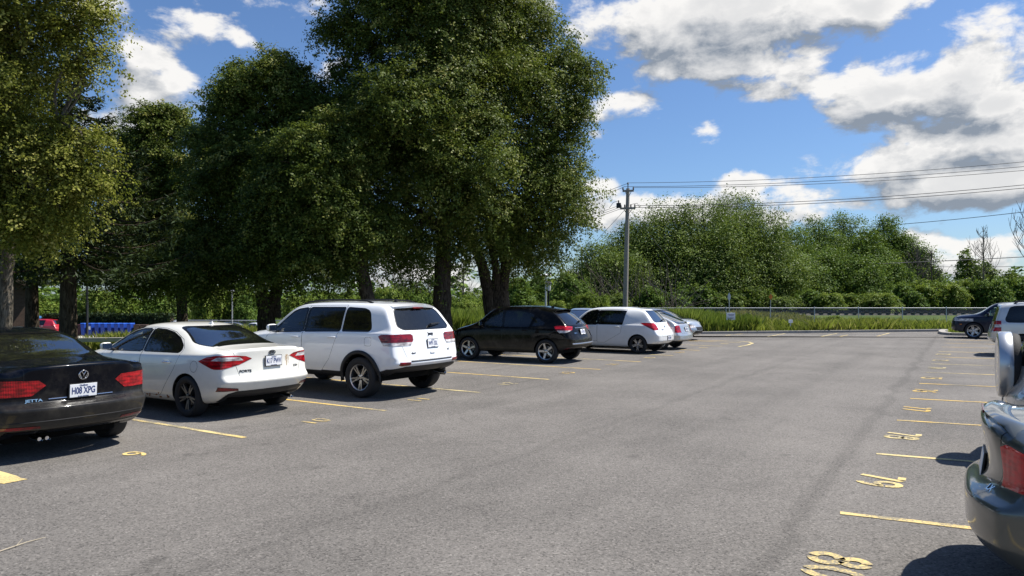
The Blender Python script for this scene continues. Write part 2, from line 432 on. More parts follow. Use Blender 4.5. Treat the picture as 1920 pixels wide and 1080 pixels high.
def lens_mat(name, c0, c1):
    m = bpy.data.materials.new(name); m.use_nodes = True; t = m.node_tree; b = t.nodes['Principled BSDF']
    co = nd(t, 'ShaderNodeTexCoord').outputs['Object']
    z = nd(t, 'ShaderNodeSeparateXYZ', None, {0: co}).outputs
    n = nd(t, 'ShaderNodeTexNoise', None, {'Vector': nd(t, 'ShaderNodeMapping', None, {'Vector': co, 'Scale': (6, 6, 14)}).outputs[0], 'Scale': 1.6, 'Detail': 3.0}).outputs['Fac']
    rib = mth(t, 'SINE', mth(t, 'MULTIPLY', z[2], 150.0)); ribv = mth(t, 'SINE', mth(t, 'MULTIPLY', mth(t, 'ADD', z[1], z[0]), 210.0))
    k = smooth(t, mth(t, 'MULTIPLY_ADD', rib, .035, n), .28, .70)
    t.links.new(mixc(t, k, (*c0, 1), (*c1, 1)), b.inputs['Base Color']); b.inputs['Roughness'].default_value = .16; b.inputs['Specular IOR Level'].default_value = .3
    b.inputs['Coat Weight'].default_value = .6; b.inputs['Coat Roughness'].default_value = .02
    t.links.new(nd(t, 'ShaderNodeBump', None, {'Strength': .15, 'Distance': .004, 'Height': mth(t, 'ADD', rib, ribv)}).outputs[0], b.inputs['Normal']); return m
M_red = lens_mat('red_lens', (.13, .001, .003), (.46, .006, .012)); M_redd = lens_mat('dark_red_lens', (.055, .0008, .002), (.24, .002, .007))
M_redb = lens_mat('bright_red_lens', (.34, .003, .008), (.62, .010, .018))
M_clear = lens_mat('clear_lens', (.22, .20, .20), (.72, .70, .70))
def paint_mat(name, col, metal=0.0, rough=.35, dirt=0.0, coat=1.0):
    q = .16 if max(col) > .3 else .003; q2 = .06 if max(col) > .3 else .002
    m = bpy.data.materials.new(name); m.use_nodes = True; t = m.node_tree; b = t.nodes['Principled BSDF']
    co = nd(t, 'ShaderNodeTexCoord').outputs['Object']
    z = nd(t, 'ShaderNodeSeparateXYZ', None, {0: co}).outputs[2]
    n = nd(t, 'ShaderNodeTexNoise', None, {'Vector': co, 'Scale': 5.0, 'Detail': 7.0, 'Roughness': .7}).outputs['Fac']
    # road film: thicker towards the sills and in spatters
    film = mth(t, 'MULTIPLY', smooth(t, mth(t, 'MULTIPLY_ADD', n, -.5, z), .0, .65, 1.0, 0.0), .16 + dirt)
    film = mth(t, 'ADD', film, mth(t, 'MULTIPLY', smooth(t, n, .45, .8), .06 + dirt * .25))
    c = mixc(t, film, (*col, 1), (.30, .27, .21, 1))
    t.links.new(c, b.inputs['Base Color'])
    b.inputs['Metallic'].default_value = metal; b.inputs['Specular IOR Level'].default_value = .5 if max(col) > .03 else .05
    t.links.new(mth(t, 'MULTIPLY_ADD', film, .4, rough), b.inputs['Roughness'])
    b.inputs['Coat Weight'].default_value = coat if max(col) > .06 else .6; b.inputs['Coat IOR'].default_value = 1.5 if max(col) > .03 else 1.33
    t.links.new(mth(t, 'MULTIPLY_ADD', film, .5, .025), b.inputs['Coat Roughness'])
    return m
def glass_mat(name, tint, fac, ior=1.55):
    m = bpy.data.materials.new(name); m.use_nodes = True; t = m.node_tree; t.nodes.clear()
    co = nd(t, 'ShaderNodeTexCoord').outputs['Object']
    n = nd(t, 'ShaderNodeTexNoise', None, {'Vector': co, 'Scale': 14.0, 'Detail': 6.0}).outputs['Fac']
    fr = nd(t, 'ShaderNodeFresnel', None, {'IOR': ior}).outputs[0]
    tr = nd(t, 'ShaderNodeBsdfTransparent', None, {0: (*tint, 1)})
    gl = nd(t, 'ShaderNodeBsdfGlossy', None, {0: (.95, .97, 1, 1), 'Roughness': .015})
    df = nd(t, 'ShaderNodeBsdfDiffuse', None, {0: (.25, .26, .25, 1)})
    a = nd(t, 'ShaderNodeMixShader', None, {0: mth(t, 'MULTIPLY_ADD', n, .04, fac), 1: tr.outputs[0], 2: df.outputs[0]})
    b = nd(t, 'ShaderNodeMixShader', None, {0: mth(t, 'MULTIPLY', fr, 1.35, clamp=True), 1: a.outputs[0], 2: gl.outputs[0]})
    nd(t, 'ShaderNodeOutputMaterial', None, {0: b.outputs[0]}); return m
M_glass = glass_mat('tinted_glass', (.62, .76, .70), .01, 1.5)
M_glassd = glass_mat('privacy_glass', (.07, .075, .075), .006, 1.48)
M_wind = glass_mat('screen_glass', (.26, .33, .31), .015, 3.2)

def S(x, w, zs, zc, g=1.0, y8=0.0, z8=0.0, xu=None, zb=None): return dict(x=x, w=w, zs=zs, zc=zc, g=g, y8=y8, z8=z8, xu=x if xu is None else xu, zb=zb)
SEDAN = dict(L=4.56, W=1.78, H=1.43, K=5, zb=.20,
 st=[S(.20, .83, .985, 1.075, 0, zb=.30), S(.42, .885, .98, 1.085, 0, zb=.24), S(.84, .905, .965, 1.115, .30, .66, 1.09), S(1.15, .91, .95, 1.265, .9, .61, 1.205), S(1.47, .91, .94, 1.40, 1, .58, 1.345),
     S(2.0, .91, .93, 1.45, 1, .585, 1.405), S(2.5, .91, .92, 1.445, 1, .585, 1.40), S(2.92, .91, .91, 1.385, 1, .595, 1.33), S(3.28, .91, .90, 1.205, 1, .65, 1.15), S(3.62, .905, .89, 1.02, .6, .70, .99),
     S(3.98, .895, .865, .965, 0), S(4.32, .86, .77, .845, 0, zb=.2), S(4.46, .76, .64, .70, 0, zb=.24)],
 rear=[(.26, .32), (.09, .36), (-.01, .58), (.07, .665), (.09, .88), (.065, 1.09)], rset=.15,
 front=[(4.36, .24), (4.50, .27), (4.56, .38), (4.56, .50), (4.53, .60), (4.45, .70)], fset=.22,
 fwin=[(2.33, .985), (3.42, .965), (3.34, 1.02), (3.05, 1.19), (2.86, 1.28), (2.62, 1.325), (2.36, 1.335)],
 rwin=[(2.24, .99), (2.24, 1.338), (1.95, 1.325), (1.70, 1.285), (1.45, 1.20), (1.27, 1.09), (1.235, 1.03), (1.27, 1.0)],
 qwin=None,
 fdoor=[(2.285, .30), (3.36, .30), (3.46, .55), (3.47, .93), (3.10, 1.20), (2.88, 1.30), (2.62, 1.352), (2.30, 1.365)],
 rdoor=[(2.275, .30), (2.275, 1.365), (1.95, 1.352), (1.66, 1.30), (1.36, 1.19), (1.20, 1.06), (1.20, .95), (1.33, .72), (1.66, .34), (1.72, .30)],
 wscreen=[(-.70, .985), (.70, .985), (.56, 1.345), (-.56, 1.345)], wx=(2.6, 4.0),
 rscreen=[(-.60, 1.10), (.60, 1.10), (.665, 1.13), (.53, 1.355), (.45, 1.375), (-.45, 1.375), (-.53, 1.355), (-.665, 1.13)], rx=(.45, 1.75),
 handles=[(2.42, .80), (1.50, .835)], axle=(.99, 3.69), seats=(2.35, 1.55), belt=.95, dash=3.05)
SUV = dict(L=4.82, W=1.94, H=1.76, K=8, zb=.36, iy=(.24, .05, .012, 0, .004, .018),
 st=[S(.22, .965, 1.10, 1.735, 1, .72, 1.70, xu=.60, zb=.50), S(.46, .99, 1.105, 1.765, 1, .725, 1.735, xu=.80, zb=.42), S(.95, .995, 1.105, 1.785, 1, .73, 1.755, xu=1.1), S(1.5, .995, 1.10, 1.795, 1, .73, 1.765),
     S(2.1, .995, 1.09, 1.80, 1, .73, 1.765), S(2.7, .995, 1.08, 1.785, 1, .725, 1.745), S(3.10, .995, 1.075, 1.725, 1, .72, 1.68), S(3.40, .99, 1.07, 1.475, 1, .755, 1.42), S(3.70, .985, 1.065, 1.245, .7, .80, 1.20),
     S(4.05, .98, 1.045, 1.185, 0), S(4.5, .965, 1.0, 1.145, 0), S(4.74, .89, .92, 1.04, 0, zb=.36)],
 rear=[(.28, .48), (.13, .50), (.01, .62), (.05, .82), (.13, .97), (.15, 1.09), (.17, 1.16), (.36, 1.45), (.50, 1.755)], rset=.12,
 front=[(4.66, .34), (4.79, .38), (4.84, .50), (4.84, .68), (4.80, .85), (4.74, 1.0)], fset=.20,
 fwin=[(2.60, 1.105), (3.54, 1.09), (3.45, 1.18), (3.22, 1.41), (3.05, 1.57), (2.88, 1.64), (2.62, 1.67)],
 rwin=[(2.52, 1.105), (2.52, 1.675), (1.56, 1.685), (1.56, 1.11)],
 qwin=[(1.49, 1.11), (1.49, 1.685), (1.05, 1.665), (.93, 1.625), (.87, 1.56), (.78, 1.28), (.75, 1.15), (.79, 1.115)],
 fdoor=[(2.565, .46), (3.56, .46), (3.64, .70), (3.64, 1.06), (3.26, 1.44), (3.07, 1.61), (2.88, 1.685), (2.57, 1.705)],
 rdoor=[(2.555, .46), (2.555, 1.707), (1.53, 1.72), (1.53, .98), (1.70, .80), (1.86, .55), (1.90, .46)],
 wscreen=[(-.76, 1.20), (.76, 1.20), (.62, 1.66), (-.62, 1.66)], wx=(2.9, 4.1),
 rscreen=[(-.72, 1.20), (-.62, 1.155), (.62, 1.155), (.72, 1.20), (.60, 1.60), (.52, 1.635), (-.52, 1.635), (-.60, 1.60)], rx=(0, .95),
 handles=[(2.74, 1.0), (1.70, 1.02)], axle=(.99, 3.905), seats=(2.6, 1.65), belt=1.08, dash=3.35)

def lerp(a, b, t): return a + (b - a) * t
def car_mesh(T, level=3):
    st, K, J = T['st'], T['K'], 11
    def ring(s, i):
        w_, zs, zc, g = s['w'], s['zs'], s['zc'], s['g']; zb = T['zb'] if s['zb'] is None else s['zb']
        fr = T.get('fr', (0, 0, .22, .5, .80, 1)); iy = T.get('iy', (.24, .05, .012, 0, .010, .035))
        p = [[0, w_ - iy[j], zb + fr[j] * (zs - zb)] for j in range(6)]
        p[0][2] += .0
        dk = [(w_ * a, zs + (zc - zs) * b) for a, b in ((.88, .45), (.74, .74), (.56, .88), (.38, .96), (.2, .99), (0, 1))]
        y6, z6 = w_ - .085, zs + .055; y8, z8 = s['y8'], s['z8']
        gh = [(y6, z6), ((y6 + y8) / 2 + .025, (z6 + z8) / 2 + .01), (y8, z8), (.74 * y8, z8 + .72 * (zc - z8)), (.38 * y8, z8 + .95 * (zc - z8)), (0, zc)]
        for a, b in zip(dk, gh): p.append([0, lerp(a[0], b[0], g), lerp(a[1], b[1], g)])
        for j, q in enumerate(p):
            t = 0 if j < 6 else min(1.0, max(0.0, (q[2] - zs) / max(.05, (z8 - zs)))) if g > .5 else 1
            q[0] = lerp(s['x'], s['xu'], t)
        return p
    rings = [ring(s, i) for i, s in enumerate(st)]
    def endcap(ri, prof, KK, sett, sgn):
        r = rings[ri]
        for j in range(KK + 1):
            k = 1.0 if j < 6 else .75
            r[j][0] = prof[j][0] + sgn * sett * k; r[j][2] = prof[j][1] - (0.0 if j < KK else .02)
        yK = r[KK][1]; zt = prof[KK][1]; z0 = r[J][2]
        for c in range(KK + 1, J + 1):
            r[c][0] = prof[KK][0] + sgn * sett * (r[c][1] / yK) ** 3
        cap = {}
        for Rr in range(KK):
            for c in range(KK + 1, J + 1):
                t = r[c][1] / yK
                cap[(Rr, c)] = [prof[Rr][0] + sgn * sett * t ** 3, r[Rr][1] * t, prof[Rr][1]]
        return cap
    caps = [endcap(0, T['rear'], K, T['rset'], 1), endcap(len(rings) - 1, T['front'], 5, T['fset'], -1)]
    verts, idx = [], {}
    def vid(key, co):
        if key not in idx: idx[key] = len(verts); verts.append(co)
        return idx[key]
    faces = []
    for sd_ in (1, -1):
        def rv(i, j):
            c = rings[i][j]; return vid((i, j, sd_ if j < J else 0), (c[0], c[1] * sd_, c[2]))
        for i in range(len(rings) - 1):
            for j in range(J):
                q = (rv(i, j), rv(i, j + 1), rv(i + 1, j + 1), rv(i + 1, j)); faces.append(q if sd_ > 0 else q[::-1])
        for e, (ri, KK) in enumerate(((0, K), (len(rings) - 1, 5))):
            def nv(Rr, c):
                if c == KK: return rv(ri, Rr)
                if Rr == KK: return rv(ri, c)
                co = caps[e][(Rr, c)]; return vid(('c', e, Rr, c, sd_ if c < J else 0), (co[0], co[1] * sd_, co[2]))
            for Rr in range(KK):
                for c in range(KK, J):
                    q = (nv(Rr, c), nv(Rr, c + 1), nv(Rr + 1, c + 1), nv(Rr + 1, c))
                    if (e == 0) == (sd_ > 0): q = q[::-1]
                    faces.append(q if True else q)
    me = bpy.data.meshes.new('tmp'); me.from_pydata(verts, [], faces)
    bm = bmesh.new(); bm.from_mesh(me); bmesh.ops.recalc_face_normals(bm, faces=bm.faces)
    # creases: shoulder line, deck edge, and the ledge of the rear bumper
    cl = bm.edges.layers.float.get('crease_edge') or bm.edges.layers.float.new('crease_edge'); keys = [None] * len(verts)
    for kk, i in idx.items(): keys[i] = kk
    sh, rr_, dk = T.get('crease', (.35, {2: .5, 3: .45}, .45))
    for e in bm.edges:
        a, b = keys[e.verts[0].index], keys[e.verts[1].index]
        def row(q): return q[2] if q[0] == 'c' else q[1]
        def rear(q): return (q[0] == 'c' and q[1] == 0) or (q[0] != 'c' and q[0] <= 1)
        if a[0] != 'c' and b[0] != 'c' and a[1] == b[1] == 5: e[cl] = sh
        elif row(a) == row(b) and row(a) in rr_ and rear(a) and rear(b) and (a[0] == 'c' or b[0] == 'c' or a[0] != b[0]): e[cl] = rr_[row(a)]
        elif a[0] == 0 and b[0] == 0 and K > 6 and 2 < a[1] <= K and 2 < b[1] <= K: e[cl] = .38
        elif a[0] == 0 and b[0] == 0 and a[1] > K + 1 and b[1] > K + 1: e[cl] = dk
    bm.to_mesh(me); bm.free()
    o = bpy.data.objects.new('tmp', me); C.objects.link(o)
    md = o.modifiers.new('s', 'SUBSURF'); md.levels = level; md.render_levels = level; md.boundary_smooth = 'PRESERVE_CORNERS'
    dgp = bpy.context.evaluated_depsgraph_get(); ev = o.evaluated_get(dgp); m2 = ev.to_mesh()
    bm = bmesh.new(); bm.from_mesh(m2); ev.to_mesh_clear()
    bpy.data.objects.remove(o); bpy.data.meshes.remove(me)
    return bm

def planes_of(poly, axes, grow=0.0):
    """half-spaces of a convex polygon in the plane of the two named axes"""
    n = len(poly); A = sum(poly[i][0] * poly[(i + 1) % n][1] - poly[(i + 1) % n][0] * poly[i][1] for i in range(n))
    if A < 0: poly = poly[::-1]
    out = []
    for i in range(n):
        (x0, y0), (x1, y1) = poly[i], poly[(i + 1) % n]; dx, dy = x1 - x0, y1 - y0; l = math.hypot(dx, dy)
        nx, ny = dy / l, -dx / l; no = Vector((0, 0, 0)); co = Vector((0, 0, 0))
        no[axes[0]], no[axes[1]] = nx, ny; co[axes[0]], co[axes[1]] = x0 + nx * grow, y0 + ny * grow
        out.append((co, no))
    return out
def roundp(poly, r, seg=3):
    """rounds the corners of a convex polygon"""
    n = len(poly); out = []
    for i in range(n):
        p, a, b = Vector(poly[i]), Vector(poly[i - 1]), Vector(poly[(i + 1) % n])
        la, lb = (a - p).length, (b - p).length; d = min(r, la * .45, lb * .45)
        s, e = p + (a - p).normalized() * d, p + (b - p).normalized() * d
        for k in range(seg + 1):
            t = k / seg; q = s.lerp(p, t).lerp(p.lerp(e, t), t); out.append((q.x, q.y))
    return out

class Car:
    def __init__(s, T, name, label, L, W, H, paint, wr, axle=None, group=None, level=3, track=None):
        s.T, s.name = T, name
        s.k = Vector((L / T['L'], W / T['W'], H / T['H'])); s.L, s.W, s.H = L, W, H
        s.root = thing(name, label, 'car', group=group)
        s.paint = paint; s.wr = wr
        s.axle = axle or (T['axle'][0] * s.k.x, T['axle'][1] * s.k.x)
        bm = car_mesh(T, level)
        for v in bm.verts: v.co = Vector((v.co.x * s.k.x, v.co.y * s.k.y, v.co.z * s.k.z))
        bm.normal_update(); s.bm = bm
        s.ob = bm.copy(); s.ob.normal_update(); s.ob.verts.ensure_lookup_table(); s.ob.faces.ensure_lookup_table()
        s.bvh = BVHTree.FromBMesh(s.ob)
        s.reg = bm.faces.layers.int.new('reg'); s.regions = {}; s.nr = 1; s.gaps = 0
        s.track = (track or W - .20) / 2
    def xz(s, poly): return [(x * s.k.x, z * s.k.z) for x, z in poly]
    def yz(s, poly): return [(y * s.k.y, z * s.k.z) for y, z in poly]
    def carve(s, planes, pre, regs=(0,)):
        fs = []
        for f in s.bm.faces:
            if f[s.reg] in regs and pre(f):
                inside = True
                for co, no in planes:
                    if all((v.co - co).dot(no) > 0 for v in f.verts): inside = False; break
                if inside: fs.append(f)
        for co, no in planes:
            if not fs: return []
            cross = [f for f in fs if any((v.co - co).dot(no) > 1e-5 for v in f.verts) and any((v.co - co).dot(no) < -1e-5 for v in f.verts)]
            keep = [f for f in fs if all((v.co - co).dot(no) <= 1e-5 for v in f.verts)]
            if cross:
                ge = set(cross)
                for f in cross: ge.update(f.edges); ge.update(f.verts)
                r = bmesh.ops.bisect_plane(s.bm, geom=list(ge), dist=1e-5, plane_co=co, plane_no=no)
                for f in r['geom']:
                    if isinstance(f, bmesh.types.BMFace) and (f.calc_center_median() - co).dot(no) < 0: keep.append(f)
            fs = list(set(keep))
        return fs
    def new(s, name, m, offset=0.0, parent=None, solid=0.0):
        s.nr += 1; s.regions[s.nr] = dict(name=name, m=m, off=offset, parent=parent, solid=solid); return s.nr
    def side_pre(s, sgn, lim=.25): return lambda f: f.normal.y * sgn > lim
    def setreg(s, fs, r):
        for f in fs: f[s.reg] = r
    def gap(s, outer, width=.009):
        """dark joint just outside a carved panel"""
    def window(s, poly, axes, pre, m, name='window', parent=None, rim=.018, regs=(0,)):
        fs = s.carve(planes_of(poly, axes, rim), pre, regs); g = s.reg_of('window_seal', M_gloss, .001); s.setreg(fs, g)
        fs = s.carve(planes_of(poly, axes), pre, (g,)); r = s.new(name, m, -.004, parent); s.setreg(fs, r); return r
    def reg_of(s, name, m, off=0.0, parent=None):
        for k, v in s.regions.items():
            if v['name'] == name and v['m'] is m and v['parent'] == parent: return k
        return s.new(name, m, off, parent)
    def panel(s, poly, axes, pre, name, m=None, rim=.006, extra=(), regs=(0,)):
        g = s.reg_of('panel_gap', M_gap, -.004)
        fs = s.carve(planes_of(poly, axes, rim) + list(extra), pre, regs); s.setreg(fs, g)
        fs = s.carve(planes_of(poly, axes) + list(extra), pre, (g,)); r = s.new(name, m or s.paint); s.setreg(fs, r); return r
    def patch(s, planes, pre, name, m, off=.004, parent=None, solid=0.0, regs=(0,)):
        r = s.new(name, m, off, parent, solid); s.setreg(s.carve(planes, pre, regs), r); return r
    def arches(s, ra):
        for ax in s.axle:
            poly = [(ax + ra * cos(2 * pi * k / 28), s.wr + ra * sin(2 * pi * k / 28)) for k in range(28)]
            for sg in (1, -1):
                fs = s.carve(planes_of(poly, (0, 2)), lambda f: f.calc_center_median().y * sg > s.W * .2 and f.calc_center_median().z < s.wr + ra + .1 and abs(f.calc_center_median().x - ax) < ra + .3)
                bmesh.ops.delete(s.bm, geom=fs, context='FACES')
        s.ra = ra
    def glazing(s, mf=None, mr=None, mq=None, ms=None, mb=None):
        T = s.T
        s.doors = {}
        for sg in (1, -1):
            pre = s.side_pre(sg)
            if T['fdoor']:
                fd = s.panel(s.xz(T['fdoor']), (0, 2), pre, 'door'); rd = s.panel(s.xz(T['rdoor']), (0, 2), pre, 'door')
                s.doors[sg] = (fd, rd)
                s.window(roundp(s.xz(T['fwin']), .03), (0, 2), pre, mf or M_glass, parent=fd, regs=(fd,))
                s.window(roundp(s.xz(T['rwin']), .03), (0, 2), pre, mr or M_glass, parent=rd, regs=(rd,))
                a_, b_ = s.xz(T['fwin']), s.xz(T['rwin'])
                pil = [(a_[0][0] - .012, a_[0][1] - .004), (a_[-1][0] - .012, a_[-1][1] - .004), (b_[1][0] + .012, b_[1][1] - .004), (b_[0][0] + .012, b_[0][1] - .004)]
                s.setreg(s.carve(planes_of(pil, (0, 2), .002), pre, (fd, rd, s.reg_of('panel_gap', M_gap, -.004))), s.reg_of('window_seal', M_gloss, .001))
            if T['qwin']: s.window(roundp(s.xz(T['qwin']), .04), (0, 2), pre, mq or M_glass)
        a, b = T['rx'][0] * s.k.x, T['rx'][1] * s.k.x
        s.window(roundp(s.yz(T['rscreen']), .05), (1, 2), lambda f: f.normal.x < -.12 and f.calc_center_median().x < b, mb or M_wind, 'rear_window')
        a, b = T['wx'][0] * s.k.x, T['wx'][1] * s.k.x
        s.window(roundp(s.yz(T['wscreen']), .05), (1, 2), lambda f: f.normal.x > .1 and a < f.calc_center_median().x < b, ms or M_wind, 'windscreen', rim=.03)
    def nrm(s, co):
        if co is None: return None
        loc, n, i, d = s.bvh.find_nearest(co)
        if loc is None: return None
        f = s.ob.faces[i]; ws = poly_3d_calc([v.co for v in f.verts], loc); nn = Vector((0, 0, 0))
        for v, w_ in zip(f.verts, ws): nn += v.normal * w_
        return nn.normalized()
    def extract(s, faces, name, m, parent, off, solid=0.0):
        vm, vs, ns, fs = {}, [], [], []
        for f in faces:
            q = []
            for v in f.verts:
                if v not in vm:
                    n = s.nrm(v.co); vm[v] = len(vs); vs.append(v.co + n * off); ns.append(n)
                q.append(vm[v])
            fs.append(q)
        ms = m if isinstance(m, (list, tuple)) else [m]
        me = bpy.data.meshes.new(name); me.from_pydata(vs, [], fs)
        for k in ms: me.materials.append(k)
        me.polygons.foreach_set('use_smooth', [True] * len(fs)); me.update()
        me.normals_split_custom_set_from_vertices([tuple(n) for n in ns])
        o = bpy.data.objects.new(name, me); C.objects.link(o); o.parent = parent
        if solid:
            sm = o.modifiers.new('thickness', 'SOLIDIFY'); sm.thickness = solid; sm.offset = 1.0
        return o
    def finish(s):
        for k, v in s.regions.items():              # slivers cut off from a door belong to the body
            if v['name'] != 'door': continue
            left = {f for f in s.bm.faces if f[s.reg] == k}; parts = []
            while left:
                st = [left.pop()]; isl_ = list(st)
                while st:
                    f = st.pop()
                    for e in f.edges:
                        for g in e.link_faces:
                            if g in left: left.discard(g); st.append(g); isl_.append(g)
                parts.append(isl_)
            parts.sort(key=len)
            for isl_ in parts[:-1]: s.setreg(isl_, 0)
        by = {}
        for f in s.bm.faces: by.setdefault(f[s.reg], []).append(f)
        body_extra = {k: v for k, v in s.regions.items() if v['name'] in ('panel_gap', 'window_seal')}
        # body with its seals and panel joints as materials of the same surface
        fs = list(by.get(0, [])); mi = [0] * len(fs)
        for k in body_extra:
            q = by.get(k, []); fs += q; mi += [1] * len(q)
        body = s.extract(fs, 'body', [s.paint, M_gloss], s.root, 0.0); body.data.polygons.foreach_set('material_index', mi); s.body = body
        s.obj = {}
        for k, v in s.regions.items():
            if k in body_extra or k not in by: continue
            p = s.obj.get(v['parent'], s.root) if v['parent'] else s.root
            s.obj[k] = s.extract(by[k], v['name'], v['m'], p, v['off'], v['solid'])
        # dark lining behind the painted shell, underbody and wheel wells
        lin = [f for k, ff in by.items() if k == 0 or (k in s.regions and s.regions[k]['name'] in ('door', 'boot_lid', 'tailgate', 'panel_gap', 'window_seal', 'bonnet')) for f in ff]
        s.extract(lin, 'cabin_lining', M_cabin, s.root, -.022)
        mb = MB(); zb = max(.17, s.T['zb'] * s.k.z * .9)
        pl = [(.55, -.62), (.55, .62), (s.L - .5, .62), (s.L - .5, -.62)]
        mb.prism([(x, y * s.k.y * (s.T['W'] / 1.78)) for x, y in pl], zb, zb + .10)
        for ax in s.axle:
            r = s.ra + .012; yo = s.W / 2 - .06; yi = s.W / 2 - .40; n = 20
            for sg in (1, -1):
                vs, fs = [], []
                for k in range(n + 1):
                    a = -.04 * pi + 1.08 * pi * k / n
                    for y in (yo, yi): vs.append((ax + r * cos(a), y * sg, s.wr + r * sin(a)))
                vs.append((ax, yi * sg, s.wr))
                fs += [(2 * k, 2 * k + 2, 2 * k + 3, 2 * k + 1) for k in range(n)] + [(2 * k + 1, 2 * k + 3, 2 * n + 2) for k in range(n)]
                mb.add(vs, fs)
        mb.build('underbody', M_well, s.root)
        s.bm.free()
    # --- fittings
    def rear_hit(s, y, z):
        loc, n, i, d = s.bvh.ray_cast(Vector((-2, y, z)), Vector((1, 0, 0)))
        return loc, s.nrm(loc)
    def side_hit(s, x, z, sg):
        loc, n, i, d = s.bvh.ray_cast(Vector((x, sg * 3, z)), Vector((0, -sg, 0)))
        return loc, s.nrm(loc)
    def front_hit(s, y, z):
        loc, n, i, d = s.bvh.ray_cast(Vector((9, y, z)), Vector((-1, 0, 0)))
        return loc, s.nrm(loc)
    def text(s, txt, size, y, z, m, name='badge_lettering', parent=None, depth=.003, off=.002, flat=None, shear=0, sx=1.0):
        loc, n = flat if flat is not None else s.rear_hit(y, z)
        cu = bpy.data.curves.new(name, 'FONT'); cu.body = txt; cu.size = size; cu.extrude = depth; cu.offset = size * .022; cu.align_x = 'CENTER'; cu.align_y = 'CENTER'; cu.shear = shear
        tmp = bpy.data.objects.new('t', cu); C.objects.link(tmp)
        me = bpy.data.meshes.new_from_object(tmp.evaluated_get(bpy.context.evaluated_depsgraph_get())); bpy.data.objects.remove(tmp)
        me.materials.clear(); me.materials.append(m)
        zz = n; xx = Vector((0, 0, 1)).cross(zz).normalized(); yy = zz.cross(xx)
        M = Matrix((xx * sx, yy, zz)).transposed().to_4x4(); M.translation = loc + n * off
        me.transform(M); o = bpy.data.objects.new(name, me); C.objects.link(o); o.parent = parent or s.root; return o
    def plate(s, y, z, txt, wd=.305, ht=.152, nose=.02):
        loc, n = s.rear_hit(y, z); n = Vector((n.x, 0, n.z * .6)).normalized(); loc = loc + n * nose
        xx = Vector((0, 0, 1)).cross(n).normalized(); yy = n.cross(xx)
        rot = Matrix((xx, yy, n)).transposed()
        mb = MB(); mb.box(loc, (wd + .02, ht + .02, .014), 1, rot); mb.box(loc + n * .005, (wd, ht, .012), 0, rot)
        pl = mb.build('licence_plate', [M_plate, M_trim], s.root, bevel=.003)
        if not txt: return pl
        s.text(txt, ht * .72, 0, 0, M_plateb, 'plate_lettering', pl, .001, .012, (loc - yy * ht * .02, n), sx=.62 * wd / .305)
        s.text('Québec', ht * .19, 0, 0, M_plateb, 'plate_lettering', pl, .001, .012, (loc + yy * ht * .40, n))
        s.text('Je me souviens', ht * .13, 0, 0, M_plateb, 'plate_lettering', pl, .001, .012, (loc - yy * ht * .43, n))
        return pl
    def handles(s, m, size=.19):
        for sg in (1, -1):
            for k, (x, z) in enumerate(s.T['handles']):
                loc, n = s.side_hit(x * s.k.x, z * s.k.z, sg)
                mb = MB(); o = loc + n * .03
                mb.tube([loc + Vector((-size / 2, 0, 0)), o + Vector((-size * .38, 0, .002)), o + Vector((0, 0, .006)), o + Vector((size * .38, 0, .002)), loc + Vector((size / 2, 0, 0))], [.010, .015, .016, .015, .012], 8)
                par = s.obj.get(s.doors[sg][k]) if s.doors else s.root
                mb.build('handle', m, par or s.root, True)
    def mirrors(s, m, x, z, size=1.0):
        size *= .84
        for sg in (1, -1):
            loc, n = s.side_hit(x, z - .05, sg)
            c = Vector((x, loc.y + sg * .14, z + .02)); vs = []; nu, nv = 12, 8
            for i in range(nv + 1):
                th = pi * i / nv
                for k in range(nu):
                    ph = 2 * pi * k / nu
                    sx_ = math.copysign(abs(sin(th) * cos(ph)) ** .7, cos(ph)); sy_ = math.copysign(abs(sin(th) * sin(ph)) ** .6, sin(ph)); sz_ = math.copysign(abs(cos(th)) ** .7, cos(th))
                    d = .085 if sx_ > 0 else .03
                    vs.append(c + Vector((sx_ * d, sy_ * .115, sz_ * .075)) * size)
            fs = [(i * nu + k, (i + 1) * nu + k, (i + 1) * nu + (k + 1) % nu, i * nu + (k + 1) % nu) for i in range(nv) for k in range(nu)]
            mb = MB(); mb.add(vs, fs, 0); mb.tube([(x + .02, loc.y - sg * .02, z - .06), c - Vector((0, sg * .06, .03))], [.03, .025], 8, 1)
            mb.box(c + Vector((-.032 * size, 0, 0)), (.012, .19 * size, .115 * size), 2)
            mb.build('mirror', [m, M_trim, M_chrome], s.root, True)
    def seats(s, m=None):
        m = m or M_cabin
        xf, xr = s.T['seats'][0] * s.k.x, s.T['seats'][1] * s.k.x; b = s.T['belt'] * s.k.z; top = s.H - .22
        for y in (.36, -.36):
            mb = MB(); rot = Matrix.Rotation(R(-14), 3, 'Y')
            mb.box((xf + .28, y, b - .38), (.50, .50, .16)); mb.box((xf - .06, y, b - .02), (.13, .48, .62), 0, rot, .85); mb.box((xf - .17, y, top - .07), (.09, .26, .17), 0, rot, .85)
            mb.tube([(xf - .15, y - .05, top - .28), (xf - .16, y - .05, top - .1)], .008, 5); mb.tube([(xf - .15, y + .05, top - .28), (xf - .16, y + .05, top - .1)], .008, 5)
            mb.build('seat', m, s.root, bevel=.03)
        mb = MB(); mb.box((xr - .12, 0, b - .06), (.14, 1.24, .56), 0, Matrix.Rotation(R(-16), 3, 'Y'), .92)
        for y in (.38, -.38): mb.box((xr - .22, y, b + .28), (.08, .26, .15), 0, None, .85)
        mb.box((xr + .22, 0, b - .38), (.5, 1.24, .15)); mb.build('rear_seat', m, s.root, bevel=.03)
        mb = MB(); xd = s.T['dash'] * s.k.x; mb.box((xd + .12, 0, b - .10), (.5, 1.36, .24)); mb.build('dashboard', M_cabin, s.root, bevel=.05)
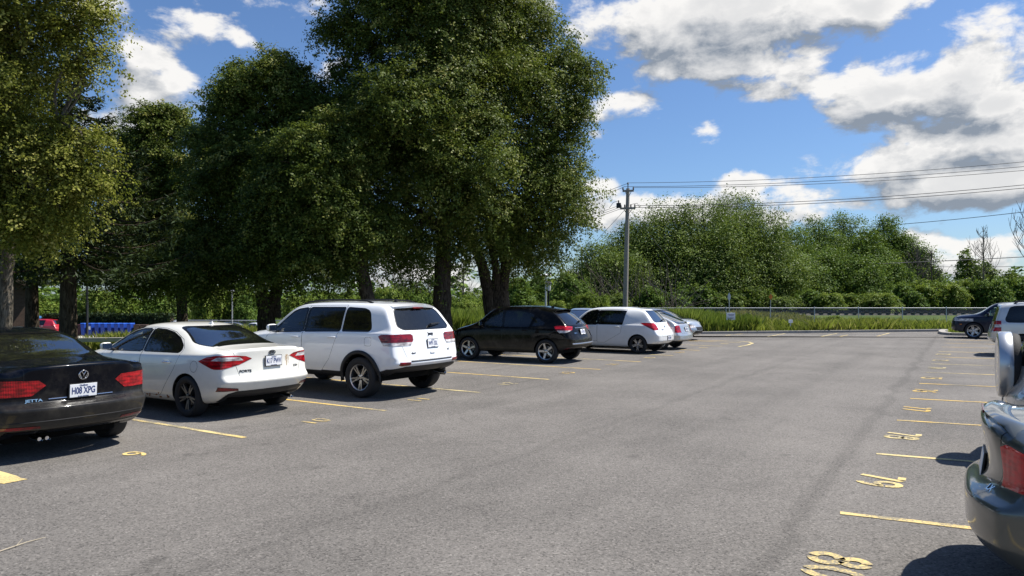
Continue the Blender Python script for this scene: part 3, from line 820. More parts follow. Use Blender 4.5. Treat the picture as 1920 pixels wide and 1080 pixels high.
        mb = MB(); pts = [Vector((xd - .28 + .06 * sin(a), .36 + .185 * cos(a), b - .05 + .175 * sin(a))) for a in [2 * pi * k / 20 for k in range(21)]]
        mb.tube(pts, .016, 6, cap=False); mb.tube([(xd - .1, .36, b - .08), (xd - .28, .36, b - .05)], [.04, .06], 8); mb.tube([(xd - .28, .19, b - .05), (xd - .28, .53, b - .05)], .018, 6)
        mb.build('steering_wheel', M_trim, s.root, True)
    def wheels(s, spokes, m, width=.22, rimr=.68, double=False, m2=None):
        r = s.wr; rr = r * rimr
        for ax in s.axle:
            for sg in (1, -1):
                y = s.track * sg; h = width / 2
                mb = MB()
                mb.lathe([(rr * .98, -h * .80), (rr + .012, -h * .93), (r * .90, -h), (r * .965, -h * .86), (r * .992, -h * .62), (r, 0), (r * .992, h * .62), (r * .965, h * .86), (r * .90, h), (rr + .012, h * .93), (rr * .98, h * .80)], 40, (0, 0, 0), 'y')
                ty = mb.build('wheel', M_tyre, s.root, True, angle=60); ty.location = (ax, y, r)
                mb = MB(); o = h * .86 * sg
                mb.lathe([(rr * 1.0, -h * .8), (rr * .90, -h * .6), (rr * .88, h * .4), (rr * .93, h * .82), (rr * 1.0, h * .90), (rr * 1.005, h * .80)], 36, (0, 0, 0), 'y', 1)
                n = spokes * (2 if double else 1)
                for k in range(n):
                    a = 2 * pi * k / n + (0.0 if not double else (.14 if k % 2 else -.14) * (6 / spokes)) + .35 * (ax > 2)
                    d = Vector((cos(a), 0, sin(a))); t = Vector((-sin(a), 0, cos(a)))
                    w0, w1 = (rr * .15, rr * .10) if double else (rr * .22, rr * (.18 if spokes > 5 else .25))
                    vs = []
                    for q, w_, yy in ((.16, w0, .60), (.55, (w0 + w1) / 2, .72), (.95, w1, .78)):
                        for s1, y1 in ((-1, yy * h), (1, yy * h), (1, yy * h - .035), (-1, yy * h - .035)):
                            ww = w_ if y1 > yy * h - .01 else w_ * 1.3
                            vs.append(d * rr * q + t * s1 * ww / 2 + Vector((0, sg * y1, 0)))
                    fs = [(i * 4 + j, i * 4 + (j + 1) % 4, (i + 1) * 4 + (j + 1) % 4, (i + 1) * 4 + j) for i in range(2) for j in range(4)]
                    mb.add(vs, fs, 0)
                mb.lathe([(rr * .24, h * .3 * sg), (rr * .24, h * .62 * sg), (rr * .13, h * .70 * sg), (0.001, h * .72 * sg)], 16, (0, 0, 0), 'y', 0)
                mb.lathe([(rr * .9, h * -.1 * sg), (.02, h * -.1 * sg)], 20, (0, 0, 0), 'y', 2)
                mb.lathe([(rr * .62, h * .0 * sg), (rr * .62, h * .06 * sg), (.05, h * .06 * sg)], 20, (0, 0, 0), 'y', 3)
                for k in range(5):
                    a = 2 * pi * k / 5 + .2; mb.lathe([(.012, h * .6 * sg), (.012, h * .71 * sg), (.001, h * .72 * sg)], 6, (rr * .185 * cos(a), 0, rr * .185 * sin(a)), 'y', 2)
                mb.build('rim', [m, m2 or m, M_well, M_rimd], ty, True, angle=35)
    def fin(s, m, x):
        loc, n, i, d = s.bvh.ray_cast(Vector((x, 0, 4)), Vector((0, 0, -1)))
        mb = MB(); mb.add([loc + Vector(p) for p in ((-.02, -.025, -.01), (-.02, .025, -.01), (.13, .02, -.012), (.13, -.02, -.012), (-.01, -.006, .058), (-.01, .006, .058), (.03, .006, .05), (.03, -.006, .05))],
               [(0, 3, 2, 1), (4, 5, 6, 7), (0, 1, 5, 4), (1, 2, 6, 5), (2, 3, 7, 6), (3, 0, 4, 7)]).build('antenna_fin', m, s.root, bevel=.006)
    def wiper(s, y0, y1, z):
        a, n = s.rear_hit(y0, z); b, n2 = s.rear_hit(y1, z + .03); mb = MB()
        mb.tube([a + n * .01, a + n * .05, lerp(a, b, .5) + n * .045, b + n2 * .02], [.03, .02, .014, .008], 6); mb.build('wiper', M_trim, s.root, True)
    def strip(s, pts, rad, m, name):
        mb = MB(); mb.tube(pts, rad, 8); return mb.build(name, m, s.root, True)
    def exhaust(s, x, y, z):
        mb = MB(); mb.tube([(x + .35, y, z + .03), (x + .1, y, z), (x, y, z)], .03, 12, cap=False); mb.tube([(x + .02, y, z), (x + .35, y, z + .03)], .022, 10); mb.build('exhaust_pipe', M_chrome, s.root, True)
    def place(s, contact, heading, axle_i=0, side=1):
        """puts the wheel of the given axle and side (+1 = its left) down at a ground point"""
        h = math.atan2(heading.y, heading.x); M = Matrix.Rotation(h, 3, 'Z')
        off = M @ Vector((s.axle[axle_i], s.track * side, 0))
        s.root.location = Vector((contact.x, contact.y, 0)) - off; s.root.rotation_euler = (0, 0, h)
def mirror2(car, rearpoly=None, sidepoly=None, xmax=None):
    """the pair of plane lists for a lamp on either side"""
    out = []
    for sg in (1, -1):
        pl = []
        if rearpoly: pl += planes_of([(y * sg, z) for y, z in rearpoly], (1, 2))
        if sidepoly: pl += planes_of(sidepoly, (0, 2))
        if xmax is not None: pl.append((Vector((xmax, 0, 0)), Vector((1, 0, 0))))
        out.append((sg, pl))
    return out
REARF = lambda f: f.normal.x < -.25
def NEAR(x): return lambda f: f.calc_center_median().x < x
import copy as _copy
def template(base, **kw):
    T = _copy.deepcopy(base)
    for k, v in kw.items(): T[k] = v
    return T
PW = paint_mat('cream_white_paint', (.78, .765, .70), dirt=.10)
PJ = paint_mat('clean_white_paint', (.80, .81, .82))
PWB = paint_mat('white_paint', (.76, .77, .78), dirt=.03)
PK = paint_mat('black_paint', (.002, .002, .0022), rough=.25)
PN = paint_mat('blue_black_paint', (.0015, .0025, .006), .0, .25)
PG = paint_mat('green_grey_metallic_paint', (.070, .078, .072), .5, .33)
PS = paint_mat('silver_paint', (.52, .53, .54), .75, .34)
PB = paint_mat('champagne_silver_paint', (.60, .60, .58), .45, .35)
PSB = paint_mat('blue_silver_paint', (.42, .46, .50), .7, .34)
PDG = paint_mat('dark_grey_paint', (.10, .105, .115), .7, .34)
PNV = paint_mat('navy_paint', (.004, .009, .028), .0, .3)
PR = paint_mat('red_paint', (.42, .01, .025), .1, .3)
GRP = 'cars parked in the numbered stalls'

def lamp_pair(c, rear, side=None, xmax=None, m=None, regs=(0,), name='tail_light', clear=None, side_clear=None, mclear=None, lim=None):
    for sg, pl in mirror2(c, rear, side, xmax):
        pre = lambda f: f.calc_center_median().x < (lim or 1.0) and f.calc_center_median().y * sg > .1 and f.normal.z < .85
        r = c.patch(pl, pre, name, m or M_red, .004, regs=regs)
        if clear:
            _, p2 = mirror2(c, clear, side_clear)[0 if sg > 0 else 1]
            c.patch(p2, lambda f: True, 'reversing_light', mclear or M_clear, .0065, parent=r, regs=(r,))

def white_sedan():
    c = Car(SEDAN, 'parked_sedan', 'cream white sedan with a rust stain beside its plate, between black sedan and white SUV', 4.56, 1.78, 1.435, PW, .325, group=GRP)
    c.arches(.365); c.glazing()
    lid = c.panel([(-.63, 1.3), (.63, 1.3), (.63, .88), (.56, .66), (-.56, .66), (-.63, .88)], (1, 2), NEAR(.7), 'boot_lid', extra=[(Vector((.60, 0, 0)), Vector((1, 0, 0)))])
    allr = (0, lid, c.reg_of('panel_gap', M_gap, -.004))
    lamp_pair(c, [(.36, .925), (.46, .965), (.60, .98), (.98, .985), (.98, .77), (.80, .775), (.56, .84)], [(-.1, 1.01), (.28, .99), (.52, .955), (.70, .885), (.40, .785), (.28, .76), (-.1, .77)], regs=allr,
              clear=[(.50, .905), (.56, .955), (.98, .965), (.98, .90)], side_clear=[(-.1, .965), (.30, .955), (.42, .90), (-.1, .90)])
    c.patch(planes_of([(-.78, .2), (.78, .2), (.70, .40), (.60, .435), (-.60, .435), (-.70, .40)], (1, 2)), NEAR(.45), 'bumper_trim', M_trim, .006)
    for sg, pl in mirror2(c, [(.58, .445), (.60, .48), (.84, .51), (.84, .44)]): c.patch(pl, NEAR(.5), 'reflector', M_redd, .005)
    for sg in (1,):
        c.panel([(.80 + .085 * cos(2 * pi * k / 12), .80 + .085 * sin(2 * pi * k / 12)) for k in range(12)], (0, 2), c.side_pre(1), 'fuel_flap')
    c.finish()
    c.handles(M_chrome); c.mirrors(PW, 3.16, 1.02); c.seats(); c.wheels(5, M_rimd, double=True, m2=M_trim, rimr=.70); c.fin(PW, 1.62)
    c.plate(-.02, .865, 'K17 PWV')
    loc, n = c.rear_hit(0, 1.0)
    mb = MB(); T_ = Vector((0, 0, 1)).cross(n).normalized(); B_ = n.cross(T_)
    mb.tube([loc + n * .006 + T_ * .062 * cos(a) + B_ * .032 * sin(a) for a in [2 * pi * k / 24 for k in range(25)]], .005, 6, cap=False)
    em = mb.build('emblem', M_badge, c.root, True); c.text('KIA', .046, 0, 0, M_badge, 'emblem_lettering', em, .003, .004, (loc, n), sx=1.1)
    c.text('FORTE', .05, .47, .735, M_badge, sx=1.3); c.text('LX+', .045, -.50, .755, M_badge, sx=1.3)
    # rust run below the right lamp
    mb = MB()
    for y, z0, z1, w_ in ((-.30, .945, .76, .020), (-.335, .93, .80, .011), (-.275, .93, .84, .009)):
        vs = []
        for k in range(7):
            z = z0 + (z1 - z0) * k / 6; l, n = c.rear_hit(y, z); ww = w_ * (1 - .75 * k / 6)
            vs += [l + n * .0022 + Vector((0, ww, 0)), l + n * .0022 - Vector((0, ww, 0))]
        mb.add(vs, [(2 * k, 2 * k + 1, 2 * k + 3, 2 * k + 2) for k in range(6)])
    mb.build('rust_stain', rust_film, c.root)
    mb = MB(); rnd = random.Random(4)
    for k in range(16):
        x = rnd.uniform(1.45, 2.6); l, n = c.side_hit(x, rnd.uniform(.27, .33), 1)
        if l is None: continue
        q = [l + n * .003 + Vector((cos(a) * rnd.uniform(.01, .04), 0, sin(a) * rnd.uniform(.008, .02))) for a in [2 * pi * j / 7 for j in range(7)]]
        mb.add(q, [tuple(range(7))])
    mb.build('sill_rust', M_rust, c.root)
    c.exhaust(.20, -.5, .24)
    c.place(G(360, 781), V); return c
def film_mat():
    m = bpy.data.materials.new('rust_film'); m.use_nodes = True; t = m.node_tree; b = t.nodes['Principled BSDF']
    co = nd(t, 'ShaderNodeTexCoord').outputs['Object']
    n = nd(t, 'ShaderNodeTexNoise', None, {'Vector': co, 'Scale': 60.0, 'Detail': 5.0}).outputs['Fac']
    t.links.new(mixc(t, smooth(t, n, .3, .7), (.62, .42, .16, 1), (.34, .17, .05, 1)), b.inputs['Base Color']); b.inputs['Roughness'].default_value = .6
    t.links.new(smooth(t, n, .35, .6, .15, .75), b.inputs['Alpha']); return m
rust_film = film_mat()

def black_sedan():
    T = template(SEDAN)
    T['st'] = [S(.16, .84, .97, 1.075, 0, zb=.30), S(.42, .885, .965, 1.09, 0, zb=.24), S(.90, .905, .95, 1.11, .2, .66, 1.10), S(1.18, .91, .94, 1.27, .9, .61, 1.215)] + T['st'][4:]
    T['rear'] = [(.22, .30), (.05, .34), (-.015, .60), (.095, .668), (.075, .88), (.035, 1.085)]
    c = Car(T, 'parked_sedan', 'blue black sedan with silver rear roundel and plate, at the left edge of the photo', 4.63, 1.78, 1.455, PN, .33, group=GRP)
    kz = c.k.z
    c.arches(.365); c.glazing(mb=M_wind)
    lid = c.panel([(-.60, 1.3), (.60, 1.3), (.60, .80), (.50, .645), (-.50, .645), (-.60, .80)], (1, 2), NEAR(.8), 'boot_lid', extra=[(Vector((.70, 0, 0)), Vector((1, 0, 0)))])
    allr = (0, lid, c.reg_of('panel_gap', M_gap, -.004))
    lamp_pair(c, [(.39, .865), (.46, .925), (.98, .945), (.98, .745), (.52, .755)], [(-.1, .96), (.30, .95), (.46, .90), (.42, .76), (-.1, .745)], m=M_red, regs=allr)
    c.patch(planes_of([(-.80, .2), (.80, .2), (.74, .36), (-.74, .36)], (1, 2)), NEAR(.45), 'bumper_trim', M_gloss, .005)
    for sg, pl in mirror2(c, [(.44, .385), (.46, .415), (.86, .425), (.86, .385)]): c.patch(pl, NEAR(.4), 'reflector', M_redd, .005)
    c.finish()
    c.handles(PN); c.mirrors(PN, 3.2, 1.03); c.seats(M_cabing); c.wheels(7, M_rim, rimr=.64)
    c.plate(0, .775, 'H08 XPG', nose=.022)
    loc, n = c.rear_hit(0, .955); T_ = Vector((0, 0, 1)).cross(n).normalized(); B_ = n.cross(T_)
    def ringp(r, nn=28): return [loc + n * .008 + T_ * r * cos(a) + B_ * r * sin(a) for a in [2 * pi * k / nn for k in range(nn + 1)]]
    mb = MB(); mb.tube(ringp(.052), .0055, 6, cap=False)
    q = lambda x, y: loc + n * .009 + T_ * x + B_ * y
    mb.tube([q(-.024, .044), q(-.001, .004), q(.001, .004), q(.024, .044)], .0052, 6)
    mb.tube([q(-.045, .020), q(-.020, -.044), q(0, .0), q(.020, -.044), q(.045, .020)], .0052, 6)
    mb.build('emblem', M_chrome, c.root, True)
    c.text('JETTA', .042, .50, .70, M_chrome, sx=1.5)
    c.strip([c.rear_hit(y, .705)[0] + Vector((-.004, 0, 0)) for y in np.linspace(-.36, .36, 15)], .008, M_chrome, 'chrome_strip')
    c.strip([c.rear_hit(y, .465)[0] + Vector((-.002, 0, 0)) for y in np.linspace(-.80, .80, 25)], .006, M_trim, 'bumper_strip')
    c.exhaust(.16, .42, .25); c.exhaust(.16, .34, .25)
    c.place(G(203, 818), V, side=-1); return c

BIG = template(SUV)
BIG['st'] = [S(.22, .965, 1.20, 1.735, 1, .72, 1.70, xu=.60, zb=.50), S(.46, .99, 1.205, 1.765, 1, .725, 1.735, xu=.80, zb=.42), S(.95, .995, 1.20, 1.785, 1, .73, 1.755, xu=1.1), S(1.5, .995, 1.19, 1.795, 1, .73, 1.765),
     S(2.1, .995, 1.18, 1.80, 1, .73, 1.765), S(2.7, .995, 1.165, 1.785, 1, .725, 1.745), S(3.10, .995, 1.15, 1.725, 1, .72, 1.68), S(3.40, .99, 1.13, 1.505, 1, .755, 1.45), S(3.70, .985, 1.11, 1.285, .7, .80, 1.24),
     S(4.05, .98, 1.08, 1.21, 0), S(4.5, .965, 1.02, 1.16, 0), S(4.74, .89, .93, 1.05, 0, zb=.36)]
BIG['rear'] = [(.28, .48), (.12, .50), (.00, .66), (.055, .76), (.10, 1.0), (.13, 1.20), (.16, 1.27), (.34, 1.50), (.48, 1.755)]
BIG['fwin'] = [(2.60, 1.205), (3.52, 1.175), (3.44, 1.24), (3.22, 1.43), (3.05, 1.57), (2.88, 1.63), (2.62, 1.66)]
BIG['rwin'] = [(2.52, 1.21), (2.52, 1.665), (1.56, 1.67), (1.56, 1.235)]
BIG['qwin'] = [(1.49, 1.237), (1.49, 1.67), (1.05, 1.65), (.93, 1.615), (.87, 1.56), (.79, 1.36), (.765, 1.28), (.80, 1.247)]
BIG['rscreen'] = [(-.74, 1.33), (-.64, 1.275), (.64, 1.275), (.74, 1.33), (.62, 1.61), (.54, 1.65), (-.54, 1.65), (-.62, 1.61)]
BIG['belt'] = 1.16; BIG['handles'] = [(2.74, 1.09), (1.70, 1.11)]

def white_suv():
    c = Car(BIG, 'parked_suv', 'large white SUV with black wheel arch trim and roof rails beside the cream sedan', 4.82, 1.94, 1.765, PJ, .385, group=GRP)
    c.arches(.44); c.glazing(mf=M_glass, mr=M_glassd, mq=M_glassd, mb=M_glassd)
    lid = c.panel([(-.64, .72), (.64, .72), (.74, .98), (.74, 1.36), (.62, 1.74), (-.62, 1.74), (-.74, 1.36), (-.74, .98)], (1, 2), lambda f: f.calc_center_median().x < .62 and f.normal.x < -.15, 'tailgate')
    allr = (0, lid, c.reg_of('panel_gap', M_gap, -.004))
    lamp_pair(c, [(.46, 1.165), (.52, 1.20), (1.1, 1.20), (1.1, .985), (.54, .985), (.46, 1.08)], [(-.1, 1.20), (.46, 1.19), (.53, 1.16), (.40, .985), (-.1, .985)], regs=allr, m=M_redd,
              clear=[(.47, 1.045), (1.1, 1.045), (1.1, .97), (.47, .97)])
    c.patch(planes_of([(-.97, .3), (.97, .3), (.95, .56), (.70, .605), (-.70, .605), (-.95, .56)], (1, 2)), NEAR(.55), 'bumper_trim', M_trim, .008)
    for sg, pl in mirror2(c, [(.62, .63), (.62, .685), (.84, .69), (.86, .64), (.80, .62)]): c.patch(pl, NEAR(.5), 'reflector', M_redd, .006)
    c.panel(roundp([(.70, .98), (.70, 1.13), (.86, 1.13), (.86, .98)], .04), (0, 2), c.side_pre(1), 'fuel_flap')
    for sg in (1, -1): c.patch(planes_of([(1.3, .2), (3.5, .2), (3.5, .475), (1.3, .475)], (0, 2)), c.side_pre(sg, .1), 'sill_trim', M_trim, .008, regs=(0, c.reg_of('panel_gap', M_gap, -.004)))
    c.finish()
    # black arch mouldings
    for ax in c.axle:
        for sg in (1, -1):
            mb = MB(); vs, fs = [], []; n = 26
            for k in range(n + 1):
                a = -.06 * pi + 1.12 * pi * k / n
                for r in (.435, .505):
                    x, z = ax + r * cos(a), c.wr + r * sin(a)
                    h = c.side_hit(x, max(z, .42), sg); y = h[0].y if h[0] is not None else sg * .96
                    if abs(y) < .85: y = sg * .9
                    vs.append((x, y + sg * (.018 if r < .45 else .010), z))
            for k in range(n): fs.append((2 * k, 2 * k + 1, 2 * k + 3, 2 * k + 2))
            mb.add(vs, fs); o = mb.build('arch_moulding', M_trim, c.root, True); sm = o.modifiers.new('thickness', 'SOLIDIFY'); sm.thickness = .03; sm.offset = 0
    c.handles(PJ, .24); c.mirrors(PJ, 3.34, 1.24, 1.25); c.seats(); c.wheels(5, M_rim, .255, .64, double=True); c.fin(M_trim, .95)
    for y in (.60, -.60):
        pts = [c.bvh.ray_cast(Vector((x, y, 4)), Vector((0, 0, -1)))[0] + Vector((0, 0, h)) for x, h in ((1.0, .0), (1.15, .035), (1.6, .045), (2.2, .045), (2.75, .035), (2.95, 0.0))]
        c.strip(pts, .018, M_trim, 'roof_rail')
    # roof spoiler lip with its high brake lamp
    mb = MB(); vs = []
    for k in range(13):
        y = -.60 + 1.2 * k / 12; h = c.bvh.ray_cast(Vector((.62, y, 4)), Vector((0, 0, -1)))[0]; back = .40 + .10 * abs(y / .6) ** 3
        vs += [h + Vector((0, 0, .006)), (back, y, h.z - .030), (back + .01, y, h.z - .065), h + Vector((0, 0, -.05))]
    mb.add(vs, [(4 * k + j, 4 * k + (j + 1) % 4, 4 * k + 4 + (j + 1) % 4, 4 * k + 4 + j) for k in range(12) for j in range(4)] + [(0, 1, 2, 3), (51, 50, 49, 48)])
    sp = mb.build('roof_spoiler', PJ, c.root, True, angle=50)
    MB().box((.405, 0, 1.675), (.02, .30, .022)).build('brake_light', M_redd, sp)
    c.plate(-.06, 1.0, 'W91 S3L', nose=.012); c.wiper(-.10, -.46, 1.33)
    c.text('Jeep', .095, -.04, 1.185, M_badge, sx=1.0); c.text('4x4', .05, .50, .84, M_badge, sx=1.4, shear=.2); c.text('XT', .05, -.56, .86, M_badge, sx=1.4)
    mb = MB(); l, n = c.rear_hit(-.03, .83); mb.box(l + n * .008, (.02, .13, .035)); mb.build('latch', PJ, c.root, bevel=.006)
    mb = MB(); l, n = c.rear_hit(0, .615)
    mb.tube([c.rear_hit(y, .70)[0] + Vector((-.012, 0, 0)) for y in np.linspace(-.60, .60, 15)], .012, 6); mb.build('bumper_step', M_trim, c.root, True)
    c.exhaust(.16, -.55, .40)
    c.place(G(682, 745), V); return c

HATCH = template(SUV, zb=.24)
HATCH['rear'] = [(.26, .34), (.10, .37), (.00, .50), (.015, .70), (.10, .92), (.15, 1.06), (.20, 1.16), (.52, 1.47), (.80, 1.715)]
HATCH['st'] = [S(.26, .93, 1.08, 1.70, 1, .62, 1.63, xu=.95, zb=.36)] + [S(.55, .98, 1.085, 1.75, 1, .65, 1.685, xu=1.15, zb=.28), S(1.0, .99, 1.085, 1.785, 1, .665, 1.725, xu=1.42)] + SUV['st'][3:]
for s_ in HATCH['st'][3:]: s_['zb'] = None

def black_crossover():
    T = template(HATCH); T['zb'] = .32
    for k, z in ((0, .46), (1, .38)): T['st'][k]['zb'] = z
    T['rear'] = [(.26, .46), (.10, .48), (.00, .58), (.02, .78), (.14, .98), (.17, 1.10), (.22, 1.20), (.56, 1.50), (.86, 1.70)]
    T['st'][8:] = [S(3.0 + .40, .985, 1.06, 1.48, 1, .735, 1.42), S(3.80, .985, 1.05, 1.215, .6, .79, 1.19), S(4.15, .97, 1.01, 1.14, 0), S(4.5, .93, .93, 1.05, 0), S(4.70, .82, .84, .93, 0, zb=.36)]
    T['rwin'] = [(2.52, 1.12), (2.52, 1.635), (2.0, 1.63), (1.55, 1.56), (1.40, 1.47), (1.55, 1.135)]
    T['qwin'] = [(1.47, 1.17), (1.33, 1.42), (1.05, 1.27), (1.08, 1.20)]
    T['rdoor'] = [(2.555, .46), (2.555, 1.67), (2.0, 1.665), (1.5, 1.585), (1.36, 1.48), (1.50, .98), (1.66, .80), (1.86, .55), (1.90, .46)]
    T['rscreen'] = [(-.70, 1.25), (-.62, 1.215), (.62, 1.215), (.70, 1.25), (.58, 1.56), (.50, 1.60), (-.50, 1.60), (-.58, 1.56)]; T['rx'] = (0, 1.3)
    c = Car(T, 'parked_crossover', 'black crossover with silver alloy wheels and a chrome bar over its rear plate', 4.30, 1.78, 1.605, PK, .345, axle=(.85, 3.46), group=GRP)
    c.arches(.385); c.glazing(mr=M_glassd, mq=M_glassd, mb=M_glassd)
    lid = c.panel([(-.60, .62), (.60, .62), (.68, .90), (.66, 1.2), (.54, 1.56), (-.54, 1.56), (-.66, 1.2), (-.68, .90)], (1, 2), lambda f: f.calc_center_median().x < .9 and f.normal.x < -.15, 'tailgate')
    allr = (0, lid, c.reg_of('panel_gap', M_gap, -.004))
    lamp_pair(c, [(.38, 1.0), (.44, 1.05), (1.0, 1.09), (1.0, .87), (.62, .87), (.54, .96)], [(-.1, 1.10), (.48, 1.08), (.62, 1.05), (.42, .87), (-.1, .85)], regs=allr, clear=[(.6, .945), (1.0, .945), (1.0, .86), (.6, .86)])
    c.patch(planes_of([(-.9, .25), (.9, .25), (.86, .50), (-.86, .50)], (1, 2)), NEAR(.5), 'bumper_trim', M_trim, .008)
    for sg, pl in mirror2(c, [(.52, .40), (.52, .45), (.80, .46), (.80, .41)]): c.patch(pl, NEAR(.5), 'reflector', M_redd, .006, regs=(0, c.nr - (0 if sg > 0 else 1)))
    c.finish()
    c.handles(PK); c.mirrors(PK, 3.0, 1.09); c.seats(); c.wheels(5, M_rim, .215, .70); c.fin(PK, 1.02)
    c.plate(-.02, .885, 'L45 RKD'); c.wiper(-.05, -.40, 1.155)
    c.strip([c.rear_hit(y, 1.01)[0] + Vector((-.012, 0, 0)) for y in np.linspace(-.40, .40, 13)], .013, M_chrome, 'chrome_strip')
    c.text('HR-V', .06, .42, .86, M_chrome, sx=1.2)
    c.strip([c.rear_hit(y, .565)[0] + Vector((-.01, 0, 0)) for y in np.linspace(-.74, .74, 21)], .022, M_rim, 'bumper_bar')
    mb = MB(); vs = []
    for k in range(11):
        y = -.56 + 1.12 * k / 10; h = c.bvh.ray_cast(Vector((.95, y, 4)), Vector((0, 0, -1)))[0]; back = .62 + .08 * abs(y / .56) ** 3
        vs += [h + Vector((0, 0, .004)), (back, y, h.z - .035), (back + .01, y, h.z - .06), h + Vector((0, 0, -.05))]
    mb.add(vs, [(4 * k + j, 4 * k + (j + 1) % 4, 4 * k + 4 + (j + 1) % 4, 4 * k + 4 + j) for k in range(10) for j in range(4)] + [(0, 1, 2, 3), (43, 42, 41, 40)])
    mb.build('roof_spoiler', PK, c.root, True, angle=50)
    c.place(G(1026, 681), (G(885, 677) - G(1026, 681)).normalized().lerp(V, .75)); return c

def white_hatch():
    T = template(HATCH)
    T['rwin'] = [(2.52, 1.12), (2.52, 1.645), (1.5, 1.64), (1.32, 1.61), (1.16, 1.14), (1.22, 1.12)]; T['qwin'] = None
    T['rdoor'] = [(2.555, .40), (2.555, 1.69), (1.5, 1.70), (1.22, 1.68), (1.04, 1.10), (1.30, .95), (1.62, .60), (1.66, .40)]
    T['rscreen'] = [(-.62, 1.25), (-.54, 1.22), (.54, 1.22), (.62, 1.25), (.54, 1.60), (.46, 1.64), (-.46, 1.64), (-.54, 1.60)]; T['rx'] = (0, 1.3)
    T['rear'] = [(.26, .34), (.10, .37), (.00, .50), (.00, .72), (.12, .94), (.22, 1.08), (.28, 1.20), (.50, 1.47), (.70, 1.715)]
    c = Car(T, 'parked_hatchback', 'white five door hatchback with slanted red tail lights, behind the black crossover', 4.30, 1.70, 1.535, PWB, .31, axle=(.80, 3.40), group=GRP)
    c.arches(.35); c.glazing(mr=M_glassd, mb=M_wind)
    lid = c.panel([(-.52, .58), (.52, .58), (.56, .85), (.56, 1.1), (.46, 1.49), (-.46, 1.49), (-.56, 1.1), (-.56, .85)], (1, 2), lambda f: f.calc_center_median().x < .9 and f.normal.x < -.15, 'tailgate')
    allr = (0, lid, c.reg_of('panel_gap', M_gap, -.004))
    lamp_pair(c, [(.56, .97), (.62, 1.03), (.98, 1.06), (.98, .80), (.70, .78), (.58, .82)], [(-.1, .80), (.02, .80), (.24, .80), (.72, 1.03), (.52, 1.05), (.1, 1.06), (-.1, 1.0)], regs=allr)
    c.patch(planes_of([(-.9, .2), (.9, .2), (.9, .345), (-.9, .345)], (1, 2)), NEAR(.5), 'bumper_trim', M_trim, .004)
    c.finish()
    c.handles(PWB); c.mirrors(PWB, 3.05, 1.03); c.seats(); c.wheels(5, M_rim, .2, .70, double=True, m2=M_trim)
    c.plate(-.02, .52, 'F62 NHB', nose=.012); c.wiper(-.02, -.36, 1.09)
    mb = MB(); l, n = c.rear_hit(0, .90); T_ = Vector((0, 0, 1)).cross(n).normalized(); B_ = n.cross(T_)
    mb.tube([l + n * .008 + T_ * .045 * cos(a) + B_ * .04 * sin(a) for a in [2 * pi * k / 20 for k in range(21)]], .006, 6, cap=False); mb.tube([l + n * .009 - T_ * .055, l + n * .009 + T_ * .055], .007, 6); mb.build('emblem', M_chrome, c.root, True)
    c.text('VERSA', .05, .32, .80, M_badge, sx=1.2)
    c.place(G(1197, 663), V); return c

def silver_hatch():
    T = template(HATCH)
    T['rear'] = [(.24, .36), (.08, .38), (.00, .48), (.01, .66), (.10, .86), (.14, 1.06), (.22, 1.22), (.78, 1.48), (1.30, 1.70)]
    T['st'] = [S(.24, .93, 1.07, 1.69, 1, .60, 1.62, xu=1.35, zb=.36), S(.55, .98, 1.075, 1.74, 1, .64, 1.675, xu=1.55, zb=.28), S(1.0, .99, 1.08, 1.785, 1, .665, 1.725, xu=1.75)] + T['st'][3:]
    T['st'][3]['xu'] = 1.95; T['st'][4]['xu'] = 2.25
    T['rwin'] = [(2.52, 1.12), (2.52, 1.655), (2.1, 1.655), (1.9, 1.62), (1.35, 1.16), (1.4, 1.12)]; T['qwin'] = None
    T['rdoor'] = [(2.555, .40), (2.555, 1.68), (2.1, 1.69), (1.86, 1.66), (1.28, 1.16), (1.32, .95), (1.62, .60), (1.66, .40)]
    T['rscreen'] = [(-.66, 1.23), (-.60, 1.20), (.60, 1.20), (.66, 1.23), (.54, 1.60), (.46, 1.64), (-.46, 1.64), (-.54, 1.60)]; T['rx'] = (0, 1.9)
    c = Car(T, 'parked_hatchback', 'low silver hatchback with upright red tail lights, beyond the white hatchback', 4.1, 1.66, 1.39, PS, .29, axle=(.78, 3.2), group=GRP)
    c.arches(.325); c.glazing()
    lid = c.panel([(-.52, .60), (.52, .60), (.52, .95), (-.52, .95)], (1, 2), lambda f: f.calc_center_median().x < .4 and f.normal.x < -.15, 'tailgate')
    allr = (0, lid, c.reg_of('panel_gap', M_gap, -.004))
    lamp_pair(c, [(.53, .88), (.98, .88), (.98, .63), (.53, .63)], xmax=.26, regs=allr)
    c.patch(planes_of([(-.9, .2), (.9, .2), (.9, .34), (-.9, .34)], (1, 2)), NEAR(.5), 'bumper_trim', M_trim, .004)
    c.finish()
    c.handles(PS); c.mirrors(PS, 3.0, .93); c.seats(); c.wheels(6, M_rim, .19, .68)
    c.plate(0, .73, 'N28 JTE', nose=.012)
    c.strip([c.rear_hit(y, .98)[0] + Vector((-.03 - .05 * (1 - abs(y) / .6), 0, .03)) for y in np.linspace(-.56, .56, 13)], .016, PS, 'spoiler')
    c.place(G(1240, 655.5), V); return c

